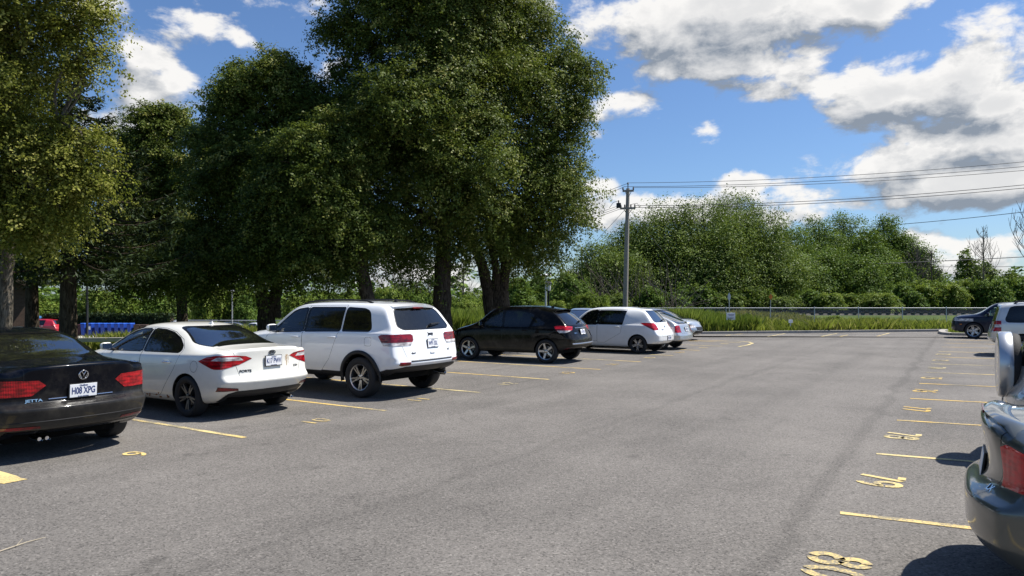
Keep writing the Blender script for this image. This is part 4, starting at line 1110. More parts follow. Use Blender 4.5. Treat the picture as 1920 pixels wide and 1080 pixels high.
def dark_sedan():
    T = template(SEDAN)
    T['rear'] = [(.24, .26), (.09, .28), (.02, .42), (.015, .63), (.17, .70), (.09, 1.06)]; T['rset'] = .17
    c = Car(T, 'parked_sedan', 'near dark green grey sedan with large red tail light at the right edge', 4.81, 1.82, 1.46, PG, .32, group=GRP)
    c.arches(.355); c.glazing()
    lid = c.panel([(-.60, 1.3), (.60, 1.3), (.60, .80), (.50, .63), (-.50, .63), (-.60, .80)], (1, 2), NEAR(.8), 'boot_lid', extra=[(Vector((.70, 0, 0)), Vector((1, 0, 0)))])
    allr = (0, lid, c.reg_of('panel_gap', M_gap, -.004))
    lamp_pair(c, [(.60, .97), (.66, 1.0), (1.0, 1.0), (1.0, .72), (.62, .74)], [(-.1, 1.01), (.25, .99), (.48, .93), (.36, .75), (-.1, .73)], m=M_redb, regs=allr)
    c.finish()
    c.handles(PG); c.mirrors(PG, 3.3, 1.03); c.seats(); c.wheels(7, M_rim)
    c.plate(0, .76, '', nose=.012)
    # lip spoiler with its brake lamp
    mb = MB(); vs = []; ys = np.linspace(-.66, .66, 15)
    for y in ys:
        k = 1 - (abs(y) / .66) ** 4; l = c.bvh.ray_cast(Vector((.16 + .10 * (abs(y) / .66) ** 2, y, 3)), Vector((0, 0, -1)))[0]
        vs += [l + Vector((.13, 0, .002)), l + Vector((.01, 0, .012 + .030 * k)), l + Vector((-.035 * k, 0, .022 * k)), l + Vector((-.015, 0, -.025))]
    mb.add(vs, [(4 * k + j, 4 * k + (j + 1) % 4, 4 * k + 4 + (j + 1) % 4, 4 * k + 4 + j) for k in range(14) for j in range(4)] + [(0, 1, 2, 3), (59, 58, 57, 56)])
    sp = mb.build('boot_spoiler', PG, c.root, True, angle=60)
    mb = MB(); l = c.bvh.ray_cast(Vector((.16, 0, 3)), Vector((0, 0, -1)))[0]; mb.box(l + Vector((-.036, 0, .018)), (.012, .34, .02)); mb.build('brake_light', M_redd, sp, bevel=.004)
    c.text('LX', .06, -.52, .70, M_chrome, sx=1.2)
    return c

BOXY = template(SUV, zb=.30)
BOXY['rear'] = [(.22, .42), (.10, .44), (.00, .58), (.02, .80), (.12, .96), (.14, 1.09), (.15, 1.16), (.24, 1.45), (.32, 1.735)]
BOXY['st'] = [S(.24, .945, 1.10, 1.72, 1, .72, 1.665, xu=.42, zb=.42), S(.50, .985, 1.105, 1.755, 1, .73, 1.705, xu=.62, zb=.34)] + [dict(s_, y8=s_['y8'] + (.06 if s_['g'] == 1 and s_['x'] < 3 else 0), zb=None) for s_ in SUV['st'][2:]]
BOXY['qwin'] = [(1.49, 1.13), (1.49, 1.65), (.80, 1.64), (.66, 1.60), (.52, 1.22), (.54, 1.15), (.60, 1.13)]

def champagne_suv():
    c = Car(BOXY, 'parked_suv', 'pale champagne SUV with square red tail light in front of the navy SUV', 4.44, 1.81, 1.72, PB, .35, group=GRP)
    c.arches(.395); c.glazing(mr=M_glassd, mq=M_glassd, mb=M_glassd)
    lid = c.panel([(-.60, .62), (.60, .62), (.64, 1.0), (.62, 1.3), (.58, 1.68), (-.58, 1.68), (-.62, 1.3), (-.64, 1.0)], (1, 2), lambda f: f.calc_center_median().x < .6 and f.normal.x < -.15, 'tailgate')
    allr = (0, lid, c.reg_of('panel_gap', M_gap, -.004))
    lamp_pair(c, [(.60, 1.14), (1.0, 1.14), (1.0, .80), (.60, .80)], xmax=.36, regs=allr, clear=[(.70, .93), (1.0, .93), (1.0, 1.02), (.70, 1.02)])
    c.patch(planes_of([(-.95, .2), (.95, .2), (.95, .56), (-.95, .56)], (1, 2)), NEAR(.40), 'bumper_trim', PB, .012)
    c.finish(); c.handles(PB); c.mirrors(PB, 3.05, 1.13, 1.1); c.seats(); c.wheels(6, M_rim, .23, .66)
    c.plate(0, .92, '', nose=.01)
    for y in (.62, -.62):
        pts = [c.bvh.ray_cast(Vector((x, y, 4)), Vector((0, 0, -1)))[0] + Vector((0, 0, h)) for x, h in ((.7, .0), (.82, .05), (1.5, .055), (2.1, .055), (2.5, .045), (2.62, 0.0))]
        c.strip(pts, .02, M_trim, 'roof_rail')
    return c

def silver_suv():
    c = Car(BOXY, 'parked_suv', 'silver SUV with a covered spare wheel on its tailgate at the right edge', 4.40, 1.82, 1.70, PS, .35, group=GRP)
    c.arches(.395); c.glazing(mr=M_glass, mq=M_glass, mb=M_wind)
    lid = c.panel([(-.60, .56), (.60, .56), (.66, .95), (.64, 1.3), (.58, 1.66), (-.58, 1.66), (-.64, 1.3), (-.66, .95)], (1, 2), lambda f: f.calc_center_median().x < .6 and f.normal.x < -.15, 'tailgate')
    allr = (0, lid, c.reg_of('panel_gap', M_gap, -.004))
    lamp_pair(c, [(.66, 1.16), (1.0, 1.16), (1.0, .82), (.70, .82)], [(-.1, 1.18), (.30, 1.17), (.42, 1.10), (.36, .84), (-.1, .8)], regs=allr, clear=[(.66, .82), (1.0, .82), (1.0, .97), (.66, .97)], m=M_red)
    c.patch(planes_of([(-.95, .2), (.95, .2), (.95, .66), (-.95, .66)], (1, 2)), NEAR(.34), 'bumper_skin', PS, .03)
    c.finish(); c.handles(PS); c.mirrors(PS, 3.05, 1.12, 1.1); c.seats(M_cabing); c.wheels(6, M_rim, .23, .66)
    l, n = c.rear_hit(.02, 1.0); zt = 1.08
    mb = MB(); x0 = l.x + .03; cc = (0, .02, 1.0)
    prof = [(.10, x0), (.36, x0), (.365, x0 - .02), (.370, x0 - .12), (.362, x0 - .125)]
    def lx(prof, mi):
        vs, fs, nn, m = [], [], 56, len(prof)
        for k in range(nn):
            a = 2 * pi * k / nn
            for r, x in prof: vs.append((x, .02 + r * cos(a), zt + r * sin(a)))
        for k in range(nn):
            for j in range(m - 1): fs.append((k * m + j, k * m + j + 1, ((k + 1) % nn) * m + j + 1, ((k + 1) % nn) * m + j))
        return vs, fs
    mb.add(*lx([(.10, x0), (.345, x0), (.362, x0 - .02), (.366, x0 - .06), (.366, x0 - .115)], 0))
    ty = mb.build('spare_tyre', M_tyre, c.root, True)
    mb = MB(); mb.add(*lx([(.374, x0 - .075), (.384, x0 - .085), (.384, x0 - .185), (.370, x0 - .21), (.30, x0 - .222), (.27, x0 - .216), (.001, x0 - .222)], 0)); mb.build('spare_wheel_cover', PS, c.root, True, angle=50)
    MB().box((x0 + .05, .02, .98), (.16, .3, .3)).build('spare_wheel_carrier', M_trim, c.root)
    c.strip([c.rear_hit(y, .42)[0] + Vector((-.05, 0, 0)) for y in np.linspace(-.7, .7, 15)], .05, M_trim, 'bumper_trim')
    return c

def front_details(c, bonnet_z, lamp_z, grille, plate=None, grille_m=None):
    """lamps, grille and lower intake of a car seen from the front"""
    k = c.k; pre = lambda f: f.normal.x > .1 and f.calc_center_median().x > c.L - .9
    for sg in (1, -1):
        c.patch(planes_of([(y * sg, z) for y, z in lamp_z], (1, 2)), lambda f: f.calc_center_median().x > c.L - .85 and f.normal.z < .8, 'headlight', M_clear, .004)
    c.patch(planes_of(grille, (1, 2)), pre, 'grille', grille_m or M_trim, -.004)
    c.patch(planes_of([(-.62, .30), (.62, .30), (.50, .44), (-.50, .44)], (1, 2)), pre, 'lower_intake', M_trim, -.003)

def navy_suv():
    T = template(SUV, zb=.30)
    c = Car(T, 'parked_suv', 'navy blue SUV facing the aisle beside the grass island with the pale kerb', 4.65, 1.84, 1.66, PNV, .365, group=GRP)
    c.arches(.41); c.glazing(mr=M_glassd, mq=M_glassd)
    front_details(c, .95, [(.50, .86), (.56, .92), (1.0, .93), (1.0, .80), (.55, .82)], [(-.48, .60), (.48, .60), (.52, .84), (-.52, .84)])
    c.finish(); c.handles(PNV); c.mirrors(PNV, 3.2, 1.13, 1.1); c.seats(); c.wheels(5, M_rim, .22, .72, double=True)
    for sg in (1, -1):
        for (z0, z1, m_) in ((.60, .64, M_amber),):
            h = c.side_hit(c.L - .36, .66, sg); MB().box(h[0] + h[1] * .004, (.12, .012, .035), 0, Matrix.Rotation(-sg * .5, 3, 'Z')).build('side_marker', m_, c.root)
    c.strip([c.front_hit(y, .72)[0] + Vector((.012, 0, 0)) for y in np.linspace(-.45, .45, 9)], .012, M_chrome, 'chrome_strip')
    return c

def plain_sedan(label, name, paint, H, group=GRP, level=2):
    c = Car(template(SEDAN), name, label, 4.5, 1.76, H, paint, .315, group=group, level=level)
    c.arches(.35); c.glazing()
    front_details(c, .8, [(.44, .60), (.52, .70), (.95, .74), (.95, .60), (.6, .57)], [(-.40, .46), (.40, .46), (.44, .60), (-.44, .60)])
    lamp_pair(c, [(.42, .95), (.95, .96), (.95, .80), (.46, .82)], [(-.1, .97), (.40, .94), (.40, .82), (-.1, .80)])
    c.finish(); c.handles(paint); c.mirrors(paint, 3.15, 1.0); c.seats(); c.wheels(6, M_rim, .2, .66)
    return c
# ================================================================ vegetation
def leaf_mat(name, dark, mid, light, trans=.28, rough=.5, spec=.12):
    m = bpy.data.materials.new(name); m.use_nodes = True; t = m.node_tree; b = t.nodes['Principled BSDF']; out = t.nodes['Material Output']
    a = nd(t, 'ShaderNodeAttribute', {'attribute_name': 'tint'}).outputs['Fac']
    r = nd(t, 'ShaderNodeValToRGB', None, {0: a}); e = r.color_ramp.elements
    e[0].position, e[0].color = .15, (*dark, 1); e[1].position, e[1].color = .92, (*light, 1); k = e.new(.55); k.color = (*mid, 1)
    t.links.new(r.outputs[0], b.inputs['Base Color']); b.inputs['Roughness'].default_value = rough; b.inputs['Specular IOR Level'].default_value = spec
    tr = nd(t, 'ShaderNodeBsdfTranslucent', None, {0: mixc(t, .4, r.outputs[0], (.16, .20, .02, 1))})
    mx = nd(t, 'ShaderNodeMixShader', None, {0: trans, 1: b.outputs[0], 2: tr.outputs[0]})
    t.links.new(mx.outputs[0], out.inputs[0]); return m
M_lind = leaf_mat('linden_leaves', (.040, .066, .012), (.125, .165, .030), (.40, .38, .12), .36)
M_lime = leaf_mat('yellow_green_leaves', (.075, .095, .014), (.25, .26, .045), (.56, .52, .17), .40)
M_spru = leaf_mat('spruce_needles', (.012, .022, .010), (.028, .045, .016), (.06, .085, .028), .10)
M_will = leaf_mat('willow_leaves', (.040, .072, .013), (.13, .19, .036), (.28, .34, .09), .34)
M_popl = leaf_mat('poplar_leaves', (.040, .080, .013), (.12, .20, .032), (.27, .36, .085), .36)
M_shru = leaf_mat('shrub_leaves', (.065, .115, .016), (.165, .235, .036), (.32, .37, .09), .40)
M_hedg = leaf_mat('hedge_leaves', (.010, .020, .008), (.022, .038, .014), (.04, .06, .02), .1)
M_dry = leaf_mat('dry_brush', (.05, .045, .025), (.10, .09, .055), (.20, .18, .11), .1)
M_grass = leaf_mat('grass_blades', (.11, .15, .022), (.25, .29, .05), (.48, .42, .17), .5)
def bark_mat(name, a_, b_):
    m = bpy.data.materials.new(name); m.use_nodes = True; t = m.node_tree; b = t.nodes['Principled BSDF']
    co = nd(t, 'ShaderNodeTexCoord').outputs['Object']
    s = nd(t, 'ShaderNodeMapping', None, {'Vector': co, 'Scale': (1, 1, .18)}).outputs[0]
    n = nd(t, 'ShaderNodeTexNoise', None, {'Vector': s, 'Scale': 26.0, 'Detail': 6.0, 'Roughness': .7, 'Distortion': .6}).outputs['Fac']
    t.links.new(mixc(t, smooth(t, n, .35, .65), (*a_, 1), (*b_, 1)), b.inputs['Base Color']); b.inputs['Roughness'].default_value = .95; b.inputs['Specular IOR Level'].default_value = .1
    t.links.new(nd(t, 'ShaderNodeBump', None, {'Strength': 1.0, 'Distance': .04, 'Height': n}).outputs[0], b.inputs['Normal']); return m
M_bark = bark_mat('grey_brown_bark', (.022, .016, .011), (.095, .075, .055))
M_barkl = bark_mat('pale_bark', (.05, .042, .032), (.19, .165, .13))
M_twig = bark_mat('bare_twigs', (.07, .06, .05), (.16, .14, .12))

def quads_obj(name, v, nq, tint, m, parent=None, k=4):
    me = bpy.data.meshes.new(name)
    me.vertices.add(len(v)); me.vertices.foreach_set('co', np.ascontiguousarray(v, dtype=np.float32).ravel())
    me.loops.add(nq * k); me.loops.foreach_set('vertex_index', np.arange(nq * k, dtype=np.int32))
    me.polygons.add(nq); me.polygons.foreach_set('loop_start', np.arange(0, nq * k, k, dtype=np.int32))
    at = me.attributes.new('tint', 'FLOAT', 'FACE'); at.data.foreach_set('value', np.clip(tint, 0, 1).astype(np.float32))
    me.materials.append(m); me.update(calc_edges=True); me.validate()
    o = bpy.data.objects.new(name, me); C.objects.link(o); o.parent = parent; return o
def unit(a): return a / (np.linalg.norm(a, axis=-1, keepdims=True) + 1e-9)
def leaf_quads(c, nrm, L, W, rng, droop=.25):
    n = len(c); t = rng.normal(size=(n, 3)); t[:, 2] -= droop
    t = unit(t - nrm * (t * nrm).sum(1, keepdims=True)); s = np.cross(nrm, t)
    sc = rng.uniform(.65, 1.25, (n, 1)); l, w_ = L * sc / 2, W * sc / 2; fold = nrm * w_ * .35
    return np.stack([c - t * l, c + s * w_ + fold - t * l * .15, c + t * l, c - s * w_ + fold - t * l * .15], 1).reshape(-1, 3)
def crown_pts(lobes, n, rng, spread=.3, inner=.2, per=48, flat=.6, cull=.75, zmin=None):
    lo = np.array(lobes, float); a = (lo[:, 3] * lo[:, 4] + lo[:, 4] * lo[:, 5] + lo[:, 3] * lo[:, 5]); a = a / a.sum()
    nc = int(n / per * 1.5); li = rng.choice(len(lo), nc, p=a); d = unit(rng.normal(size=(nc, 3)) + [0, 0, .18])
    r = 1 - np.abs(rng.normal(0, .13, nc)); inn = rng.random(nc) < inner; r[inn] = rng.random(inn.sum()) ** .6 * .85
    L = lo[li]; ph = L[:, :3].sum(1); lump = 1 + .14 * np.sin(d[:, 0] * 5 + ph) * np.sin(d[:, 1] * 5 + ph * 1.7) + .10 * np.sin(d[:, 2] * 7 + ph * 2.3) + rng.normal(0, .05, nc)
    c = L[:, :3] + d * L[:, 3:6] * (r * lump)[:, None]
    dep = np.min(np.linalg.norm((c[:, None, :] - lo[None, :, :3]) / lo[None, :, 3:6], axis=2) + (np.arange(len(lo))[None] == li[:, None]) * 9, axis=1)
    keep = (dep > .74) | (rng.random(nc) > cull) | (inn & (rng.random(nc) < .5))
    c, d = c[keep], d[keep]
    pick = rng.integers(0, len(c), n); ctint = rng.normal(0, .16, len(c)); cs = spread * rng.uniform(.6, 1.3, len(c))
    # every cluster is a leafy twig that reaches outwards and droops at its tip
    tw = unit(d + rng.normal(size=(len(c), 3)) * .55) * (spread * 3.6 * rng.uniform(.5, 1.5, len(c)))[:, None]; tt = rng.random(n) ** .8
    p = c[pick] + tw[pick] * (tt - .35)[:, None] + rng.normal(size=(n, 3)) * (cs[pick] * (.55 - .25 * tt))[:, None] * [1, 1, flat]
    p[:, 2] -= np.linalg.norm(tw, axis=1)[pick] * .45 * tt ** 2
    if zmin is not None:
        k = p[:, 2] > zmin; p, pick = p[k], pick[k]
    nrm = unit(d[pick] * .85 + np.array([0, 0, .55]) + rng.normal(size=(len(p), 3)) * .48)
    tint = .42 + ctint[pick] + rng.normal(0, .10, len(p))
    return p, nrm, tint
def sublobes(lobes, seed, n=7):
    rnd = random.Random(seed); out = []
    for (x, y, z, a, b_, c_) in lobes:
        out.append((x, y, z, a * .70, b_ * .70, c_ * .70))
        for k in range(n):
            d = Vector((rnd.gauss(0, 1), rnd.gauss(0, 1), rnd.gauss(.25, .9))).normalized(); s_ = rnd.uniform(.26, .50); o = rnd.uniform(.62, .92)
            out.append((x + d.x * a * o, y + d.y * b_ * o, z + d.z * c_ * o, a * s_, b_ * s_, c_ * s_ * rnd.uniform(.6, .95)))
    return out
def crown(name, parent, lobes, n, size, m, seed, spread=.3, inner=.2, bright=0.0, zmin=None, per=48, droop=.25, org=(0, 0, 0)):
    rng = np.random.default_rng(seed); p, nrm, t = crown_pts(sublobes(lobes, seed), n, rng, spread, inner, per, zmin=zmin); p = p - np.array(org)
    return quads_obj(name, leaf_quads(p, nrm, size, size * .68, rng, droop), len(p), t + bright, m, parent)
def bez(a, b, bend, n=7):
    a, b = Vector(a), Vector(b); m = (a + b) / 2 + Vector(bend)
    return [a.lerp(m, t).lerp(m.lerp(b, t), t) for t in [k / n for k in range(n + 1)]]

def lobe_px(Z):
    return lambda px, py, r, dz=0.0, k=1.0: (*P(px, py, Z + dz), r / F * Z, r / F * Z * 1.05, r / F * Z * k)
def big_tree(name, label, stems, lobes, n, size, leaf, bark, seed, spread=.24, group=None, limbs=None, cat='tree', bright=0.0, inner=.14):
    """stems: list of trunk polylines [(point, radius), ...] in world space"""
    base = stems[0][0][0]; org = Vector((base.x, base.y, 0.0 if base.z > -.5 else base.z))
    root = thing(name, label, cat, org, 0, group); rnd = random.Random(seed)
    mb = MB()
    for st in stems:
        pts, rr = [], []
        for i in range(len(st) - 1):
            for k in range(5):
                t = k / 5; p = st[i][0].lerp(st[i + 1][0], t); r = lerp(st[i][1], st[i + 1][1], t)
                pts.append(p - org + Vector((rnd.uniform(-.02, .02), rnd.uniform(-.02, .02), 0)) * (1 if i + k else 0)); rr.append(r * rnd.uniform(.95, 1.06) * (1.0 + .45 * max(0, 1 - (i * 5 + k) / 3.0) * (i == 0)))
        pts.append(st[-1][0] - org); rr.append(st[-1][1]); mb.tube(pts, rr, 14)
    mb.build('trunk', bark, root, True, angle=70)
    mb = MB()
    tops = [(st[k][0], st[k][1]) for st in stems for k in range(max(1, len(st) - 2), len(st))]
    for (x, y, z, rx, ry, rz) in lobes:
        c = Vector((x, y, z)); a, ra = min(tops, key=lambda q: (q[0] - c).length + (4 if q[0].z > z else 0))
        pts = bez(a - org, c - org, (rnd.uniform(-.4, .4), rnd.uniform(-.4, .4), .2 + .1 * (c - a).length), 8)
        r0 = min(ra * .75, .05 + .022 * (c - a).length); mb.tube(pts, [lerp(r0, .018, k / 8) for k in range(9)], 7)
        for q in range(4):
            d = Vector((rnd.gauss(0, 1), rnd.gauss(0, 1), rnd.gauss(.3, .8))).normalized(); s_ = pts[rnd.randint(4, 7)]
            mb.tube(bez(s_, s_ + Vector((d.x * rx, d.y * ry, d.z * rz)) * .85, (0, 0, .15), 4), [.028, .022, .016, .011, .006], 5)
    mb.build('limbs', bark, root, True)
    crown('crown', root, lobes, n, size, leaf, seed, spread, inner, bright, org=org)
    return root

# --- the row of mature trees between the stalls and the lower lot
GL = 'row of mature trees along the left stalls'
q = lobe_px(26.5)
D2 = [q(900, 20, 112), q(975, 92, 80), q(1048, 150, 66, -.5), q(1000, 205, 112, -1), q(1038, 285, 72), q(1005, 350, 96, -.8), q(1040, 405, 62), q(1005, 440, 74, -.5), q(930, 300, 135, -1.2), q(915, 430, 66, 1), q(885, -30, 100), q(1072, 135, 42, -1), q(960, 455, 58, 1.5), q(1060, 345, 45), q(1050, 230, 52, -1.2), q(900, 160, 140, 2), q(945, 12, 54, -1), q(1018, 470, 42, .5)]
b = P(931, 0, 27.0); b.z = 0
big_tree('linden_tree', 'tall linden with V shaped forked trunk and sunlit crown, right end of the tree row',
    [[(b, .36), (P(918, 555, 27), .26), (P(905, 500, 27), .20), (P(882, 440, 27), .20), (P(870, 380, 26.6), .13), (P(880, 250, 26.5), .07)],
     [(P(932, 575, 27.05), .24), (P(930, 500, 27.1), .14), (P(918, 440, 27.1), .17), (P(925, 330, 26.8), .12), (P(960, 150, 26.5), .06)],
     [(P(938, 575, 27.1), .28), (P(947, 500, 27.2), .19), (P(955, 440, 27.2), .14), (P(985, 360, 26.8), .09), (P(1010, 230, 26.5), .05)]],
    D2, 290000, .088, M_lind, M_bark, 11, group=GL)
q = lobe_px(24.3)
D1 = [q(760, 60, 125), q(655, 75, 62), q(700, -20, 84), q(800, -40, 110), q(715, 200, 122), q(820, 180, 140, -1), q(690, 320, 118), q(785, 370, 120, -.6), q(842, 430, 62, 1), q(655, 430, 92), q(745, 455, 58, 1), q(860, 60, 118), q(880, -40, 105), q(632, 60, 36, -.5), q(640, 150, 40), q(700, 20, 80, -1), q(850, 330, 100, -1.5), q(790, 470, 40, -1), q(600, 350, 60, 1)]
b = P(829, 0, 24.3); b.z = 0
big_tree('linden_tree', 'tall linden with one thick straight furrowed trunk right behind the white SUV',
    [[(b, .36), (P(829, 560, 24.3), .31), (P(832, 480, 24.3), .27), (P(834, 400, 24.3), .22), (P(825, 280, 24.3), .15), (P(815, 120, 24.3), .08)],
     [(P(832, 430, 24.3), .16), (P(790, 400, 24.2), .11), (P(740, 370, 24), .07)], [(P(836, 440, 24.3), .14), (P(865, 390, 24.4), .10), (P(890, 310, 24.5), .06)]],
    D1, 300000, .085, M_lind, M_bark, 12, group=GL)
q = lobe_px(21.5)
M1 = [q(560, 330, 100), q(595, 430, 100), q(640, 255, 66), q(560, 470, 66), q(690, 440, 64), q(520, 400, 80), q(620, 360, 90), q(640, 480, 50), q(500, 470, 55)]
b = P(700, 0, 21.5); b.z = 0
big_tree('linden_tree', 'shaded linden with a dark leaning trunk rising behind the roof of the white SUV',
    [[(b, .24), (P(690, 560, 21.5), .21), (P(676, 500, 21.5), .18), (P(655, 430, 21.5), .13), (P(630, 340, 21.5), .07)]],
    M1, 160000, .08, M_lind, M_bark, 13, group=GL, bright=-.06)
q = lobe_px(24.0)
C1 = [q(500, 175, 62), q(430, 205, 52), q(545, 165, 60), q(428, 158, 30), q(570, 240, 66), q(465, 290, 86), q(402, 330, 66), q(525, 330, 96), q(445, 430, 104), q(385, 465, 72), q(560, 420, 76), q(372, 262, 36), q(520, 130, 34), q(590, 190, 40), q(480, 480, 60), q(452, 140, 28)]
b = P(500, 0, 24.0); b.z = 0
big_tree('linden_tree', 'dense linden on a low forked dark trunk seen above the boot of the cream sedan',
    [[(b, .34), (P(500, 585, 24), .27), (P(487, 540, 24), .19), (P(478, 470, 24), .14), (P(465, 330, 24), .08), (P(450, 220, 24), .05)], [(P(508, 590, 24.1), .24), (P(520, 540, 24.1), .19), (P(525, 460, 24.1), .13), (P(540, 300, 24.1), .08), (P(520, 200, 24), .05)]],
    C1, 240000, .085, M_lind, M_bark, 14, group=GL)
q = lobe_px(27.0)
B1 = [q(292, 245, 46), q(322, 240, 36), q(258, 268, 36), q(272, 330, 64), q(335, 320, 56), q(300, 410, 90), q(242, 420, 66), q(255, 485, 66), q(350, 470, 66), q(330, 215, 22), q(225, 340, 30), q(300, 500, 50), q(200, 480, 50)]
b = P(341, 0, 27.0); b.z = 0
big_tree('linden_tree', 'narrow linden on a slim straight trunk above the roof of the cream sedan',
    [[(b, .21), (P(341, 560, 27), .19), (P(340, 500, 27), .16), (P(325, 400, 27), .10), (P(305, 290, 27), .05)]],
    B1, 170000, .09, M_lind, M_bark, 15, group=GL)
q = lobe_px(12.5)
A1 = [q(50, 60, 80), q(150, 45, 38), q(10, 180, 92), q(80, 250, 46), q(168, 262, 34), q(60, 330, 80), q(150, 345, 40), q(70, 415, 60), q(115, 395, 42), q(-60, 100, 140), q(-80, 300, 140), q(186, 300, 24), q(20, -60, 130), q(130, -40, 66), q(182, 100, 28), q(172, 20, 34), q(40, 440, 44), q(150, 130, 26), q(20, 380, 60), q(110, 330, 40), q(190, 350, 22)]
b = P(6, 0, 13.2); b.z = 0
big_tree('linden_tree', 'near yellow green flowering tree with pale trunk in the upper left corner',
    [[(b, .14), (P(8, 560, 13.2), .125), (P(14, 480, 13.2), .115), (P(18, 380, 13), .10), (P(10, 200, 12.8), .08), (P(20, 20, 12.6), .05)], [(P(14, 400, 13), .07), (P(60, 300, 12.6), .05), (P(110, 230, 12.5), .03)]],
    A1, 150000, .056, M_lime, M_barkl, 16, .17, group=GL, inner=.05)

# --- drooping spruce
def spruce(label, px, Z, h, r, seed, hb=1.4, n=80):
    b = P(px, 0, Z); b.z = 0; root = thing('spruce_tree', label, 'tree', b); rng = np.random.default_rng(seed); rnd = random.Random(seed)
    mb = MB(); mb.tube([(0, 0, 0), (0, 0, h * .5), (.05, 0, h)], [.24, .16, .03], 10); mb.build('trunk', M_bark, root, True)
    mb = MB(); cs, ns = [], []
    for k in range(n):
        z = hb + (h - hb) * (k / n) ** 1.1; L = r * (1 - (z - hb) / (h - hb)) ** .8 * rnd.uniform(.7, 1.1) + .3; a = k * 2.4 + rnd.uniform(-.4, .4)
        d = Vector((cos(a), sin(a), 0)); pts = [Vector((0, 0, z)) + d * L * t + Vector((0, 0, -.32 * L * t * (1.25 - t) * 1.6 + .10 * L * t ** 3)) for t in [j / 8 for j in range(9)]]
        mb.tube(pts, [lerp(.035, .006, j / 8) for j in range(9)], 5)
        m = int(150 * L); t = rng.random(m) ** .7; i = np.minimum((t * 8).astype(int), 7); A = np.array([tuple(p) for p in pts]); f = (t * 8 - i)[:, None]
        c = A[i] * (1 - f) + A[i + 1] * f; sd_ = np.array([-d.y, d.x, 0]); off = rng.normal(0, .24, m) * (1.15 - t) * min(1.4, L * .5)
        c = c + sd_ * off[:, None]; c[:, 2] -= np.abs(off) * .35 + rng.random(m) * .22 * (.5 + t)
        cs.append(c); ns.append(unit(np.array([[0, 0, .8]]) + rng.normal(size=(m, 3)) * .5))
    mb.build('limbs', M_bark, root, True)
    c, nn = np.concatenate(cs), np.concatenate(ns); quads_obj('crown', leaf_quads(c, nn, .20, .045, rng, 1.2), len(c), .45 + rng.normal(0, .18, len(c)), M_spru, root)
    return root
spruce('dark drooping spruce standing right beside the near yellow green tree', 128, 19.0, 8.2, 3.2, 3, 3.0, 90)
spruce('smaller dark spruce half hidden deep behind the yellow green tree', 60, 24.0, 7.2, 2.6, 4, 3.0, 70)

# --- generic background trees and shrubs
def auto_lobes(h, r, hb, rng, n=14, top=.55):
    out = []
    for k in range(n):
        t = (k + .5) / n; z = lerp(hb, h, t ** .9); prof = (sin(pi * min(1, (t * .85 + .12))) ** .7) * lerp(1, top, t)
        a = k * 2.4 + rng.uniform(-.5, .5); rad = r * prof; o = rad * rng.uniform(.3, .62)
        s = max(.22 * r, rad * rng.uniform(.42, .62)); out.append((cos(a) * o, sin(a) * o, z - s * .4, s, s, s * rng.uniform(.8, 1.15)))
    return out
def bg_tree(name, label, px, top, width, Z, leaf, seed, n=14000, size=.26, base=None, hb=.25, group=None, bark=M_bark, shape=.6, cat='tree'):
    zb = terrain_z((px - 960) / F * Z, Z); b = Vector(((px - 960) / F * Z, Z, zb)); h = CH + (HY - top) / F * Z - zb; r = width / 2 / F * Z
    root = thing(name, label, cat, b, 0, group); rng = np.random.default_rng(seed); rnd = random.Random(seed)
    lobes = auto_lobes(h * .97, r, h * hb, rng, 15, shape)
    mb = MB(); mb.tube([(0, 0, -.1), (.05 * h * rnd.uniform(-1, 1), 0, h * .4), (.05 * h * rnd.uniform(-1, 1), 0, h * .85)], [.02 * h + .03, .014 * h, .004 * h], 8); mb.build('trunk', bark, root, True)
    mb = MB()
    for l in lobes: mb.tube(bez((0, 0, max(.3, l[2] - .25 * h)), l[:3], (0, 0, .1), 4), [.035, .03, .022, .016, .008], 5)
    mb.build('limbs', bark, root, True)
    crown('crown', root, lobes, n, size, leaf, seed, .16 * r + .12, .18, zmin=.05, per=26)
    return root
GW = 'wild trees beyond the railway track'
W = [(1128, 468, 110, 58, 'low rounded willow with loose branches just left of the utility pole'), (1188, 424, 84, 62, 'slim willow directly behind the utility pole'),
     (1243, 386, 120, 63, 'tall feathery willow just right of the utility pole'), (1318, 376, 130, 62, 'broad grey green willow forming the left half of the tallest clump'),
     (1372, 364, 120, 66, 'tallest willow, with a single pointed tip over the clump'), (1425, 398, 110, 63, 'round shouldered willow on the right side of the tallest clump')]
for i, (px, top, wd, Z, lb) in enumerate(W): bg_tree('willow_tree', lb, px, top - 14, wd * 1.55, Z, M_will, 100 + i, 46000, .16, hb=.06, group=GW, shape=1.0)
PO = [(1478, 430, 80, 70, 'poplar with a flat top next to the willow clump'), (1530, 412, 74, 72, 'poplar with a rounded full top, second from the willow clump'), (1583, 404, 78, 74, 'highest poplar with sky showing through its top twigs'),
      (1630, 440, 66, 70, 'low poplar in the dip of the poplar row'), (1662, 412, 66, 73, 'slender poplar with three thin leaders near the right of the row'), (1700, 446, 64, 72, 'poplar leaning right near the end of the row'), (1733, 500, 56, 70, 'smallest poplar at the right end of the row')]
for i, (px, top, wd, Z, lb) in enumerate(PO): bg_tree('poplar_tree', lb, px, top - 14, wd * 1.5, Z, M_popl, 130 + i, 36000, .16, hb=.06, group=GW, shape=1.0)
for i, (px, top, wd, Z, lb) in enumerate([(1815, 462, 60, 85, 'thin half bare tree standing above the right hand bushes'), (1850, 488, 54, 88, 'small loose tree beside the thin half bare one'), (1895, 500, 60, 80, 'small round tree above the roof of the champagne SUV')]):
    bg_tree('young_tree', lb, px, top, wd, Z, M_will, 150 + i, 5000, .24, hb=.3, group='small trees on the right horizon')
